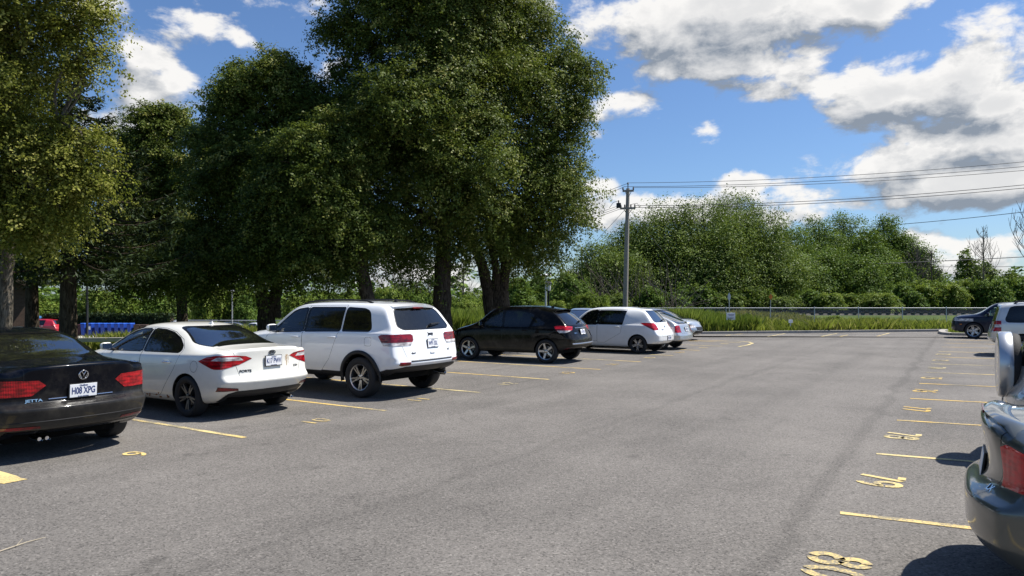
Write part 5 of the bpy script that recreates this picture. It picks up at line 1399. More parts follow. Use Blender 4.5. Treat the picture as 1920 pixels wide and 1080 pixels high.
for i, (px, top, wd, Z, lb) in enumerate([(972, 520, 56, 56, 'dark ivy covered stump tree left of the white lamp'), (1062, 508, 60, 54, 'dense green tree right of the black lantern'), (1010, 505, 60, 75, 'light green young tree behind the white lamp'), (905, 545, 90, 70, 'bright bushy tree seen between the two big linden trunks')]):
    bg_tree('bushy_tree', lb, px, top, wd, Z, M_popl if i != 3 else M_shru, 160 + i, 22000, .16, hb=.04, group='bushy trees behind the linden trunks', shape=.9)

for i, (px, top, wd, Z, lb) in enumerate([(1160, 478, 120, 60, 'low dark willow filling the gap left of the utility pole wires'), (1280, 440, 150, 60, 'dark broad willow in front of the feathery one'), (1350, 430, 160, 59, 'large shaded willow low in the middle of the clump'), (1440, 450, 130, 62, 'pale leaning willow at the right foot of the clump'),
        (1505, 470, 130, 66, 'bushy poplar low in front of the first two'), (1560, 460, 130, 67, 'broad poplar below the highest one'), (1615, 478, 120, 66, 'bushy poplar below the dip of the row'), (1675, 480, 120, 67, 'low poplar in front of the slender one')]):
    bg_tree('willow_tree' if i < 4 else 'poplar_tree', lb, px, top, wd, Z, M_will if i < 4 else M_popl, 170 + i, 30000, .16, hb=.03, group=GW, shape=.85)

def bare_tree(label, px, top, Z, seed, spread=1.0):
    zb = terrain_z((px - 960) / F * Z, Z); h = CH + (HY - top) / F * Z - zb; root = thing('bare_tree', label, 'tree', ((px - 960) / F * Z, Z, zb), 0, 'leafless trees'); rnd = random.Random(seed)
    mb = MB(); mb.tube([(0, 0, -.1), (.1, 0, h * .5), (.05, 0, h)], [.09, .06, .02], 6); mb.build('trunk', M_twig, root, True); mb = MB()
    for k in range(26):
        z = h * rnd.uniform(.3, .95); a = rnd.uniform(0, 2 * pi); L = (h - z) * .55 * rnd.uniform(.5, 1) * spread + .4; e = Vector((cos(a) * L * .6, sin(a) * L * .6, z + L))
        p = bez((.07, 0, z), e, (cos(a) * L * .25, sin(a) * L * .25, -.1 * L), 5); mb.tube(p, [.035, .03, .025, .02, .016, .01], 4)
        for j in range(4):
            s_ = p[rnd.randint(2, 4)]; d = Vector((rnd.gauss(0, .5), rnd.gauss(0, .5), 1)).normalized() * L * .5; mb.tube([s_, s_ + d * .5 + Vector((0, 0, .05)), s_ + d], [.016, .013, .009], 4)
    mb.build('limbs', M_twig, root, True)
BT = [(735, 486, 75, 'leafless tree seen under the canopy right of the leaning trunk'), (768, 500, 78, 'leafless multi twig tree just left of the thick straight trunk'), (802, 492, 80, 'leafless tree close against the thick straight trunk'), (868, 490, 74, 'leafless forked tree between the two big trunks'), (1000, 488, 80, 'leafless tree above the white lamp'),
      (1718, 455, 66, 'thin leafless tree at the right end of the poplars'), (1745, 470, 68, 'leafless tree standing free right of the poplars'), (1843, 425, 80, 'tall leafless tree with upright twigs over the right hand bushes'), (1935, 350, 52, 'large leafless tree cut by the right edge'), (1712, 462, 72, 'short leafless sapling behind the end poplar')]
for i, (px, top, Z, lb) in enumerate(BT): bare_tree(lb, px, top, Z, 200 + i)

# shrubs: four kinds built once, then copied
def shrub_kind(seed, m, n=22000, bright=0.0):
    root = thing('shrub', 'shrub', 'shrub', (0, 0, -50)); rng = np.random.default_rng(seed)
    lobes = [(rng.uniform(-.6, .6), rng.uniform(-.5, .5), rng.uniform(.28, .75), *(rng.uniform(.32, .5, 3))) for k in range(9)]
    crown('foliage', root, lobes, n, .075, m, seed, .12, .15, bright, zmin=.0, per=22)
    mb = MB(); rnd = random.Random(seed)
    for k in range(8): mb.tube(bez((rnd.uniform(-.1, .1), rnd.uniform(-.1, .1), -.05), lobes[k][:3], (0, 0, .1), 4), [.022, .018, .014, .01, .006], 5)
    mb.build('stems', M_bark, root, True); return root
kinds = [shrub_kind(301, M_shru), shrub_kind(302, M_shru, bright=.1), shrub_kind(303, M_popl), shrub_kind(304, M_will)]
kind_words = ['bright green bush', 'pale yellow green bush', 'deep green bush', 'grey green bush']
used_kind = set()
def shrub(px, top, Z, wd, kind, where, group):
    x = (px - 960) / F * Z; zb = terrain_z(x, Z); h = CH + (HY - top) / F * Z - zb; r = wd / 2 / F * Z
    lb = kind_words[kind] + ' ' + where; sc = (r, r * .9, max(.5, h) / 1.12)
    if kind not in used_kind:
        used_kind.add(kind); o = kinds[kind]; o.location = (x, Z, zb); o.scale = sc; o.rotation_euler.z = px; o['label'] = lb; o['group'] = group
    else: o = dup(kinds[kind], (x, Z, zb), px * 1.7, sc, lb, group)
    return o
GS = 'bushes along the far side of the lower lot'
for px, top, Z, wd, k, where in [
  (60, 556, 80, 110, 0, 'left of the dark spruce trunk above the blue skip'), (105, 545, 84, 110, 2, 'above the red hatchback, left of the dark trunk'), (178, 548, 84, 100, 1, 'behind the cyan bin'), (230, 552, 82, 90, 0, 'over the middle of the row of blue bins'),
  (285, 556, 84, 90, 2, 'over the brown bins'), (330, 545, 86, 90, 3, 'just left of the slim trunk'), (385, 530, 82, 100, 1, 'between the slim trunk and the silver lamp'), (430, 524, 84, 110, 0, 'right behind the silver lamp head'),
  (470, 545, 80, 80, 2, 'left of the forked trunk'), (555, 560, 76, 90, 1, 'above the mirror of the white SUV'), (585, 540, 80, 110, 0, 'above the bonnet of the white SUV'), (625, 556, 74, 80, 3, 'over the front window of the white SUV'),
  (660, 540, 78, 90, 0, 'left of the leaning trunk'), (722, 545, 72, 90, 1, 'right of the leaning trunk'), (765, 536, 76, 90, 0, 'under the leafless multi twig tree'), (800, 548, 70, 80, 2, 'left of the thick straight trunk'),
  (862, 548, 66, 80, 0, 'right of the thick straight trunk'), (880, 568, 46, 80, 1, 'behind the bonnet of the black crossover'), (850, 575, 44, 70, 0, 'beside the tail of the white SUV'), (955, 556, 58, 80, 1, 'right of the forked trunk'), (1000, 560, 56, 70, 0, 'left of the white lamp post'), (1045, 566, 52, 60, 1, 'right of the black lantern post')]:
    shrub(px, top, Z, wd, k, where, GS)
GR = 'bushes between the track and the wild trees'
for px, top, Z, wd, k, where in [
  (1085, 520, 54, 90, 2, 'over the roof of the white hatchback'), (1105, 545, 50, 80, 0, 'left of the base of the utility pole'), (1150, 540, 52, 80, 3, 'behind the utility pole'), (1215, 535, 54, 90, 2, 'right of the utility pole base'), (1290, 530, 56, 110, 2, 'under the broad willow'),
  (1350, 540, 56, 90, 3, 'behind the diamond sign'), (1408, 535, 58, 90, 0, 'left of the orange marker'), (1465, 548, 57, 80, 3, 'right of the orange marker'), (1520, 540, 58, 90, 2, 'under the gap between willows and poplars'), (1555, 552, 57, 76, 1, 'low under the second poplar'), (1600, 548, 58, 90, 0, 'under the highest poplar'),
  (1648, 552, 57, 80, 1, 'under the low poplar'), (1690, 528, 59, 84, 2, 'under the leaning poplar'), (1735, 520, 60, 96, 0, 'at the foot of the free standing leafless tree'), (1775, 535, 60, 80, 1, 'above the grass island kerb'), (1800, 520, 64, 90, 0, 'above the bonnet of the navy SUV'),
  (1840, 522, 60, 90, 2, 'above the windscreen of the navy SUV'), (1885, 516, 60, 100, 2, 'above the champagne SUV'), (1940, 520, 62, 100, 0, 'running out of the right edge'), (1560, 590, 46.5, 52, 0, 'alone in the rough grass before the fence'), (1400, 586, 44.5, 26, 2, 'tall and narrow in the grass right of the white sign'), (1385, 592, 44, 20, 0, 'small, growing through the fence by the white sign')]:
    shrub(px, top, Z, wd, k, where, GR)
# dry tangle of dead brush below the willows
root = thing('dead_brush', 'tangle of dead grey brown branches right of the utility pole base', 'brush', P(1190, 600, 53)); rnd = random.Random(5); mb = MB()
for k in range(150):
    s_ = Vector((rnd.uniform(-3.5, 3.5), rnd.uniform(-.5, .8), .0)); e = s_ + Vector((rnd.gauss(0, 1.4), rnd.gauss(0, .5), rnd.uniform(1.2, 4.6))); mb.tube(bez(s_, e, (rnd.gauss(0, .5), 0, .5), 5), [.03, .026, .02, .016, .012, .008], 4)
mb.build('branches', M_twig, root, True)

# far wood closing the horizon
rng = np.random.default_rng(9); lobes = []
for k in range(260):
    an = R(-100 + 200 * k / 259); rd = 150 + 22 * math.sin(k * .7); x = rd * sin(an); Z = rd * cos(an); s = rng.uniform(4, 7); lobes.append((x, Z, rng.uniform(-1.5, 2.2), s, s, s * rng.uniform(.7, 1.0)))
p, nn, t_ = crown_pts(lobes, 100000, rng, .9, .1, 24); tag(quads_obj('far_wood', leaf_quads(p, nn, 1.0, .7, rng), len(p), t_, M_popl), kind='stuff')

# tall grass and lawn
def grass(name, quad, n, h0, h1, wd, seed, m=M_grass, bright=0.0, bend=.3):
    rng = np.random.default_rng(seed); a, b_, c_, d_ = [np.array([q.x, q.y]) for q in quad]; u, v = rng.random((n, 1)), rng.random((n, 1))
    xy = (a * (1 - u) + b_ * u) * (1 - v) + (d_ * (1 - u) + c_ * u) * v
    patch = np.sin(xy[:, 0] * .9 + 2 * np.sin(xy[:, 1] * .5)) * np.sin(xy[:, 1] * .8 + xy[:, 0] * .3)
    h = rng.uniform(h0, h1, n) * (1 + .35 * patch); z = np.array([terrain_z(x, y) - .05 for x, y in xy]); an = rng.uniform(0, 2 * pi, n); s = np.stack([np.cos(an), np.sin(an), np.zeros(n)], 1) * wd / 2
    base = np.concatenate([xy, z[:, None]], 1); lean = rng.normal(0, bend, (n, 3)) * h[:, None]; lean[:, 2] = h; mid = lean * .55; mid[:, :2] *= .5
    vv = np.stack([base - s, base + s, base + mid + s * .8, base + lean], 1).reshape(-1, 3)
    tag(quads_obj(name, vv, n, .42 + .14 * patch + rng.normal(0, .16, n) + bright, m), kind='stuff')
kn = Vector((-kd.y, kd.x, 0)); kn = kn if kn.y > 0 else -kn
grass('tall_grass', [KC + kn * .2, KA + kn * .2 + kd * -.4, KA + kn * 5, KC + kn * 5], 60000, .25, .7, .05, 21)
M_drygrass = leaf_mat('dry_grass_blades', (.13, .14, .04), (.27, .25, .09), (.46, .36, .18), .45)
grass('dry_grass', [KC + kn * 4.5, KA + kn * 4.5, KA + kn * 15.2, KC + kn * 15.2], 90000, .15, .42, .055, 26, M_drygrass)
grass('tall_grass', [KB + kd * 14 + kn * .3, KB + kn * .3 + kd * -4, KB + kn * 4 + kd * -4, KB + kn * 4 + kd * 14], 48000, .5, 1.15, .045, 22, M_shru, .10, .16)
grass('tall_grass', [KA + kn * .3, KA + Vector((45, -8, 0)), KA + Vector((45, 14, 0)), KA + kn * 8], 22000, .25, .6, .05, 23)
grass('lawn_grass', [KA + Vector((.5, -.3, 0)), G(1772, 626.5), G(1960, 630), KA + Vector((20, -1, 0))], 16000, .05, .12, .03, 24)
grass('lawn_grass', [LF(-4, FRONT + .3), LF(strip_end, FRONT + .3), LF(strip_end, 14), LF(-4, 14)], 60000, .03, .08, .03, 25)
# ================================================================ street furniture and background things
M_pole = mat('weathered_pole_wood', (.30, .27, .23), .9, var=.25, scale=8, bump=.4)
M_galv = mat('galvanised_steel', (.50, .51, .52), .5, .7, var=.1)
M_white = mat('white_sheet', (.72, .72, .74), .5, var=.08)
M_wire = mat('cable', (.06, .06, .065), .6)
M_black = mat('black_iron', (.012, .012, .013), .5)
M_brown = mat('brown_plastic', (.06, .035, .022), .6)
M_blue = mat('blue_plastic', (.012, .05, .30), .45, var=.2)
M_blued = mat('blue_lid', (.03, .12, .55), .4, var=.15)
M_cyan = mat('cyan_plastic', (.04, .30, .48), .45)
M_maroon = mat('maroon_plastic', (.06, .012, .012), .6)
M_conc = mat('old_concrete', (.45, .42, .37), .9, var=.2, bump=.4)
M_ball = ground_material('track_ballast', ((.04, .038, .034), (.085, .08, .07), (.15, .14, .12)), 9.0, 1.0)
M_lampg = mat('lamp_glass', (.75, .75, .74), .3, var=.05)
M_orange = mat('orange_sheet', (.75, .20, .03), .5)

def utility_pole(label, px, py_top, Z, tilt, arms):
    b = Vector(((px - 960) / F * Z, Z, 0)); h = CH + (HY - py_top) / F * Z
    r = thing('utility_pole', label, 'utility pole', b); mb = MB()
    mb.tube([(0, 0, -.1), (tilt * .5, 0, h * .5), (tilt, 0, h - .25)], [.17, .145, .11], 14); mb.build('pole', M_pole, r, True)
    for (dz, L, rz, w_) in arms:
        mb = MB(); rot = Matrix.Rotation(rz, 3, 'Z'); c = Vector((tilt * (h - dz) / h, -.14, h - dz)); mb.box(c, (L, .09, .12), 0, rot)
        mb.tube([c + rot @ Vector((L * .3, 0, 0)), c + Vector((0, .06, -.45))], .018, 5); mb.tube([c - rot @ Vector((L * .3, 0, 0)), c + Vector((0, .06, -.45))], .018, 5)
        cr = mb.build('crossarm', M_pole, r)
        for t in ((-.46, .46) if w_ == 2 else (-.46, -.2, .2, .46)):
            mb = MB(); mb.lathe([(.001, .06), (.035, .06), (.055, .09), (.035, .12), (.06, .15), (.035, .19), (.045, .22), (.001, .26)], 10, c + rot @ Vector((L * t, 0, 0))); mb.build('insulator', M_black, cr, True)
    return r, b, h
pz = 45.0
rp, pb, ph = utility_pole('tall weathered grey wooden pole with two crossarms behind the white hatchback', 1171.5, 346, pz, .20, [(.42, .70, R(-14), 2), (1.52, .95, R(-14), 4)])
mb = MB(); mb.tube([(.20, 0, ph - .3), (.20, 0, ph + .02)], .03, 8); mb.lathe([(.001, 0), (.04, 0), (.06, .04), (.035, .08), (.05, .11), (.001, .16)], 10, (.20, 0, ph)); mb.build('top_insulator', M_black, rp, True)
mb = MB(); mb.box((-.42, -.2, ph - 1.35), (.26, .22, .30)); mb.lathe([(.001, 0), (.05, 0), (.03, .08), (.05, .12), (.001, .2)], 8, (-.42, -.2, ph - 1.2)); mb.tube([(-.42, -.2, ph - 1.05), (-.75, -.15, ph - 1.15), (-1.0, -.1, ph - 1.5)], .015, 5); mb.tube([(.3, -.2, ph - 1.3), (.75, -.15, ph - 1.2), (.95, -.1, ph - 1.5)], .015, 5); mb.build('switch_gear', M_black, rp)
utility_pole('distant dark pole with two crossarms, right of the big crown', 1091, 463, 98, 0, [(.5, 2.4, 0, 4), (1.8, 2.4, 0, 4)])
utility_pole('tiny far pole above the right hand bushes', 1805, 497, 150, 0, [(.6, 2.2, 0, 2), (1.6, 1.6, 0, 2)])

def wire(label, a, b_, sag, rad=.014, group='overhead lines'):
    pts = [a.lerp(b_, t) - Vector((0, 0, sag * 4 * t * (1 - t))) for t in [k / 24 for k in range(25)]]
    mb = MB(); mb.tube(pts, rad, 5); o = mb.build('power_line', M_wire); tag(o, label, 'cable', group)
top = lambda dx, dz: pb + Vector((.2 + dx, -.15, ph + dz))
far = lambda px, py: P(px, py, 34)
wire('highest cable running right from the tip of the tall pole', top(0, .08), far(2250, 268), .45)
wire('second highest cable running right from the left end of the upper crossarm', top(-.30, -.16), far(2250, 278), .45)
wire('third cable running right from the right end of the upper crossarm', top(.34, -.22), far(2250, 287), .45)
wire('upper cable of the lower pair running right from the tall pole', top(.42, -1.35), far(2250, 309), .5, .017)
wire('lower cable of the lower pair running right from the tall pole', top(.46, -1.47), far(2250, 316), .5, .017)
lf = lambda px, py: P(px, py, 72)
wire('highest cable running left from the tip of the tall pole', top(-.02, .06), lf(880, 436), .3)
wire('second cable running left from the upper crossarm', top(-.32, -.2), lf(880, 448), .3)
wire('upper cable of three running left from the lower crossarm', top(-.5, -1.32), lf(880, 462), .3)
wire('middle cable of three running left from the lower crossarm', top(-.42, -1.42), lf(880, 468), .3)
wire('lowest cable of three running left from the lower crossarm', top(-.3, -1.48), lf(880, 474), .3)
wire('thin single cable above the poplars at the right', P(1500, 432, 84), P(2200, 360, 60), .5, .03)
wire('thicker low cable crossing in front of the far pole at the right', P(1320, 503, 70), P(2200, 464, 60), .3, .035)
wire('faint lowest cable over the small trees at the right', P(1740, 500, 110), P(2200, 492, 80), .2, .03)
wire('slack guy wire slanting left and down from the tall pole', top(-.2, -1.6), Vector((pb.x - 6.5, 52, .1)), 0, .012, 'guy wires')
wire('slack guy wire slanting right and down from the tall pole to the fence', top(.05, -1.6), G(1350, 609) + Vector((0, 0, .2)), 0, .012, 'guy wires')
wire('pale bare strand slanting through the dead brush to the fence', P(1205, 522, 51), P(1312, 580, 48), .1, .02, 'guy wires')

# chain link fence
def chain_mat():
    m = bpy.data.materials.new('chain_link'); m.use_nodes = True; t = m.node_tree; b = t.nodes['Principled BSDF']
    s = nd(t, 'ShaderNodeSeparateXYZ', None, {0: nd(t, 'ShaderNodeTexCoord').outputs['Object']}).outputs
    def band(v):
        f = mth(t, 'FRACT', mth(t, 'MULTIPLY', v, 16.0)); return mth(t, 'LESS_THAN', f, .075)
    a = mth(t, 'MAXIMUM', band(mth(t, 'ADD', s[0], s[2])), band(mth(t, 'SUBTRACT', s[0], s[2])))
    t.links.new(a, b.inputs['Alpha']); b.inputs['Base Color'].default_value = (.42, .44, .44, 1); b.inputs['Metallic'].default_value = .4; b.inputs['Roughness'].default_value = .55; return m
M_chain = chain_mat()
def fence(label, a, b_, h, name='chain_link_fence', step=3.0, rail=.024, group=None, mesh=True):
    d = b_ - a; L = d.length; r = thing(name, label, 'fence', a, math.atan2(d.y, d.x), group); n = max(1, round(L / step))
    for k in range(n + 1):
        mb = MB(); mb.tube([(L * k / n, 0, -.2), (L * k / n, 0, h + .04)], .032, 8); mb.lathe([(.036, h + .03), (.03, h + .07), (.001, h + .08)], 8, (L * k / n, 0, 0)); mb.build('post', M_galv, r, True)
    mb = MB(); mb.tube([(0, 0, h), (L, 0, h)], rail, 8); mb.build('top_rail', M_galv, r, True)
    if mesh:
        mb = MB(); mb.add([(0, .03, .02), (L, .03, .02), (L, .03, h - .02), (0, .03, h - .02)], [(0, 1, 2, 3)]); mb.build('wire_mesh', M_chain, r)
fz = 47.5
fence('long galvanised chain link fence beyond the rough grass at the back kerb', P(1195, 0, fz).xy.to_3d(), Vector((44, fz + .5, 0)), CH - (577.5 - HY) / F * fz)
fence('pale chain link fence along the lower lot, seen past the slim trunk', Vector(((300 - 960) / F * 76, 76, -1.7)), Vector(((700 - 960) / F * 74, 74, -1.7)), 1.25, rail=.045)

# railway
tr = [(6, 55.9), (140, 57.5)]
def along(y0, y1, z0, z1, name, m, kind='structure', segs=60):
    mb = MB()
    prof = [(y0 - 1.0, z0 - .5), (y0, z1), (y1, z1), (y1 + 1.0, z0 - .5)]
    vs = []
    for k in range(segs + 1):
        x = lerp(tr[0][0], tr[1][0], k / segs); o = lerp(0, 2.0, k / segs)
        vs += [(x, y + o, z) for y, z in prof]
    mb.add(vs, [(4 * k + j, 4 * k + 4 + j, 4 * k + 5 + j, 4 * k + 1 + j) for k in range(segs) for j in range(3)]); o = mb.build(name, m); tag(o, kind=kind)
along(54.7, 57.0, .64, .70, 'railway_ballast', M_ball)
rt = thing('railway_track', 'dark rails on timber sleepers over the gravel bank behind the fence', 'railway track', (6, 55, .76), math.atan2(2, 134)); L = 134
for y in (0, 1.43):
    mb = MB(); mb.prism([(-.06, 0), (.06, 0), (.06, .02), (.015, .04), (.015, .11), (.035, .12), (.035, .16), (-.035, .16), (-.035, .12), (-.015, .11), (-.015, .04), (-.06, .02)], 0, L, 0, Matrix(((0, 0, 1, 0), (1, 0, 0, y), (0, 1, 0, .03), (0, 0, 0, 1)))); mb.build('rail', mat('rail_steel', (.05, .035, .03), .7, .3), rt)
mb = MB()
for k in range(205): mb.box((k * .65 + .3, .72, -.03), (.23, 2.4, .12))
mb.build('sleepers', mat('sleeper_wood', (.035, .028, .022), .9), rt)

# signs
def sign_board(label, px, Z, y0, y1, w_px, base_z=0, lines=3, tiltz=0.0):
    h0, h1 = CH - (y1 - HY) / F * Z, CH - (y0 - HY) / F * Z; wd = w_px / F * Z; r = thing('sign', label, 'sign', ((px - 960) / F * Z, Z, 0), tiltz)
    mb = MB(); mb.tube([(.09 * wd, .03, -.1), (.09 * wd, .03, h1 + .02)], .035, 8); mb.build('post', M_galv, r, True)
    if base_z: MB().box((.06, .03, .10), (.34, .3, .26)).build('footing', M_conc, r, bevel=.02)
    mb = MB(); mb.box((0, -.02, (h0 + h1) / 2), (wd, .02, h1 - h0), 0); bd = mb.build('board', M_white, r, bevel=.006)
    mb = MB(); hh = h1 - h0
    for k, (t, l) in enumerate(((.75, .62), (.66, .5), (.30, .55), (.20, .42))[:lines]):
        rnd = random.Random(k); x = -wd * l / 2
        while x < wd * l / 2:
            s = rnd.uniform(.03, .06); mb.box((x + s / 2, -.034, h0 + hh * t), (s * .8, .004, hh * .06)); x += s
    mb.build('lettering', mat('sign_print', (.10, .09, .22), .6), bd)
sign_board('square white notice board with small dark print on a post at the back kerb', 1370, 38.2, 586.5, 600, 16.5, 1, 4)
sign_board('small pale tilted sign low in the rough grass, right of the notice board', 1482, 38.9, 599.5, 605.5, 9, 0, 0, .3)
r = thing('diamond_sign', 'grey back of a narrow pointed sign on a thin post above the notice board', 'sign', ((1369 - 960) / F * 43, 43, 0)); h = CH + (560 - 551) / F * 43
mb = MB(); mb.tube([(0, .02, -.1), (-.07, .02, h)], .025, 8); mb.build('post', M_galv, r, True)
mb = MB(); mb.prism([(0, -.26), (.085, -.10), (.085, .10), (0, .26), (-.085, .10), (-.085, -.10)], -.012, .012, 0, Matrix.Translation((-.065, -.02, h - .18)) @ Matrix.Rotation(R(90), 4, 'X')); mb.build('plate', M_galv, r, bevel=.004)
r = thing('marker_sign', 'small orange diamond marker on a post beside the track', 'sign', ((1445 - 960) / F * 53, 53, .5)); h = CH + (560 - 550) / F * 53 - .5
mb = MB(); mb.tube([(0, .02, -.1), (0, .02, h)], .022, 6); mb.build('post', M_galv, r, True)
mb = MB(); mb.prism([(0, -.24), (.15, 0), (0, .24), (-.15, 0)], -.01, .01, 0, Matrix.Translation((0, -.02, h - .26)) @ Matrix.Rotation(R(90), 4, 'X')); mb.build('plate', M_orange, r)

# lamps
def lamp(name, label, px, py, Z, style, base=0.0, cat='street lamp'):
    h = CH + (HY - py) / F * Z - base; r = thing(name, label, cat, ((px - 960) / F * Z, Z, base))
    if style == 'lantern':
        mb = MB(); mb.lathe([(.16, 0), (.16, .12), (.10, .2), (.075, .9), (.05, 1.0), (.045, h - .75), (.07, h - .72), (.05, h - .62)], 12); mb.build('post', M_black, r, True)
        mb = MB(); mb.lathe([(.10, h - .62), (.15, h - .2)], 6); mb.build('lamp_glass', M_lampg, r)
        mb = MB(); mb.lathe([(.19, h - .2), (.20, h - .17), (.09, h - .05), (.03, h - .02), (.001, h + .06)], 6); mb.lathe([(.001, h - .63), (.12, h - .63), (.12, h - .6), (.001, h - .6)], 6); mb.build('cap', M_black, r)
        for k in range(6): a = k * pi / 3; mb = MB(); mb.tube([(.10 * cos(a), .10 * sin(a), h - .62), (.155 * cos(a), .155 * sin(a), h - .2)], .012, 5); mb.build('bar', M_black, r)
    elif style == 'mushroom':
        mb = MB(); mb.lathe([(.10, 0), (.10, .3), (.06, .34), (.05, h - .25), (.07, h - .22)], 12); mb.build('post', M_galv if base else M_white, r, True)
        mb = MB(); mb.lathe([(.06, h - .24), (.16, h - .20), (.20, h - .10)], 16); mb.build('lamp_glass', M_lampg, r, True)
        mb = MB(); mb.lathe([(.36, h - .11), (.37, h - .09), (.22, h - .03), (.001, h)], 20); mb.lathe([(.36, h - .11), (.001, h - .10)], 20); mb.build('lamp_shade', M_galv if base else M_white, r, True)
lamp('street_lamp', 'silver post lamp with a small cap, far beyond the roof of the cream sedan', 435.5, 543, 64, 'mushroom', -1.7)
lamp('street_lamp', 'slim white post lamp with a flat wide head, behind the black crossover', 1023.5, 513, 44, 'mushroom')
lamp('lantern_post', 'black post with a glass lantern standing right of the white lamp', 1028.5, 525, 40, 'lantern')
r = thing('lamp_post', 'plain thin black post in front of the blue bins', 'post', ((163.5 - 960) / F * 34, 34, terrain_z((163 - 960) / F * 34, 34))); mb = MB()
mb.lathe([(.12, -.1), (.12, .15), (.055, .25), (.05, 3.6), (.001, 3.62)], 10); mb.build('post', M_black, r, True)

# wheelie bins and skip in the lower lot
zl = -1.68
MB().box((P(205, 0, 64.5).x, 64.3, zl + .02), (9.0, 4.2, .1)).build('bin_pad', M_conc)
bpy.data.objects['bin_pad']['kind'] = 'structure'
def bin_make(m, ml):
    r = thing('wheelie_bin', 'bin', 'bin', (0, 0, -50)); mb = MB()
    mb.add([(-.22, -.26, .06), (.22, -.26, .06), (.22, .26, .06), (-.22, .26, .06), (-.28, -.34, .98), (.28, -.34, .98), (.28, .34, .98), (-.28, .34, .98)], [(3, 2, 1, 0), (4, 5, 6, 7), (0, 1, 5, 4), (1, 2, 6, 5), (2, 3, 7, 6), (3, 0, 4, 7)]); mb.box((0, -.325, .93), (.56, .05, .07)); mb.build('body', m, r, bevel=.02)
    mb = MB(); mb.box((0, 0, 1.02), (.60, .74, .06), 0, None, .92); mb.build('lid', ml, r, bevel=.02)
    for s in (-1, 1): mb = MB(); mb.lathe([(.001, -.03), (.10, -.03), (.10, .03), (.001, .03)], 14, (s * .25, .28, .10), 'y'); o = mb.build('wheel', M_tyre, r); 
    mb = MB(); mb.tube([(-.22, .40, 1.0), (.22, .40, 1.0)], .016, 6); mb.build('handle', ml, r); return r
ordinal = ['first', 'second', 'third', 'fourth', 'fifth', 'sixth', 'seventh', 'eighth']
bx = lambda px: (px - 960) / F * 66
bb = bin_make(M_blue, M_blued)
for k in range(8):
    loc = (bx(158.5 + 12.3 * k), 66 + .05 * (k % 3), zl + .07); lb = ordinal[k] + ' blue wheelie bin counted from the left end of the row' + (', with a white label' if k == 1 else '')
    if k == 0: bb.location = loc; bb.scale = (.68, 1, 1.14); bb['label'] = lb; bb['group'] = 'row of blue wheelie bins'; o = bb
    else: o = dup(bb, loc, .06 * math.sin(k * 7), (.68, 1, 1.14), lb, 'row of blue wheelie bins')
    if k == 1: MB().box((0, -.315, .66), (.24, .02, .26), 0, Matrix.Rotation(R(5), 3, 'X')).build('sticker', M_white, o)
br = bin_make(M_brown, M_brown); br.location = (bx(257), 66.2, zl + .07); br['label'] = 'brown wheelie bin next to the last blue one'
dup(br, (bx(269), 66.2, zl + .07), .1, None, 'brown wheelie bin farthest right, half hidden by the cream sedan')
cy = bin_make(M_cyan, M_cyan); cy.location = (bx(138), 65.5, zl + .07); cy.scale = (1, 1, 1.35); cy['label'] = 'tall cyan bin at the left end of the bin row'
ma = bin_make(M_maroon, M_maroon); ma.location = (bx(147), 66.2, zl + .07); ma['label'] = 'dark maroon bin between the cyan bin and the blue row'
sk = thing('skip', 'blue metal waste container with a slatted slanting lid behind the red hatchback', 'skip', (bx(80) * 76 / 66, 76, -1.7), .1); M_skip = mat('skip_blue', (.03, .12, .26), .5, var=.25)
mb = MB(); mb.prism([(-1.9, 0), (1.9, 0), (2.3, 1.5), (-2.3, 1.5)], -.8, .8, 0, Matrix.Rotation(R(90), 4, 'X')); mb.build('body', M_skip, sk, bevel=.03)
mb = MB(); mb.box((-.9, 0, 1.72), (1.7, 1.6, .06), 0, Matrix.Rotation(R(14), 3, 'Y')); mb.build('lid', M_skip, sk)
mb = MB(); mb.box((1.1, 0, 1.72), (1.7, 1.6, .06), 0, Matrix.Rotation(R(-14), 3, 'Y')); mb.build('lid', mat('skip_green', (.01, .09, .06), .5), sk)
for k in range(6): MB().box((-1.8 + k * .28, -.84, 1.1), (.06, .06, .95), 0, Matrix.Rotation(R(-28), 3, 'Y')).build('bar', M_white, sk)

# clipped hedge behind the bins
hd = thing('hedge', 'long dark clipped hedge behind the row of bins', 'hedge', ((205 - 960) / F * 70, 70, -1.7)); rng = np.random.default_rng(31); n = 14000
p = np.stack([rng.uniform(-6.2, 6.2, n), rng.uniform(-.6, .6, n), rng.uniform(0, 1.95, n)], 1); k = rng.integers(0, 3, n); p[k == 0, 1] = -.6 + rng.normal(0, .06, (k == 0).sum()); p[k == 1, 2] = 1.95 + rng.normal(0, .08, (k == 1).sum())
nn = unit(rng.normal(size=(n, 3)) + np.where((k == 1)[:, None], [[0, 0, 1.5]], [[0, -1.5, .3]])); quads_obj('foliage', leaf_quads(p, nn, .22, .15, rng), n, .45 + rng.normal(0, .18, n), M_hedg, hd)
MB().box((0, .05, .9), (12.2, .9, 1.75)).build('stems', M_bark, hd)

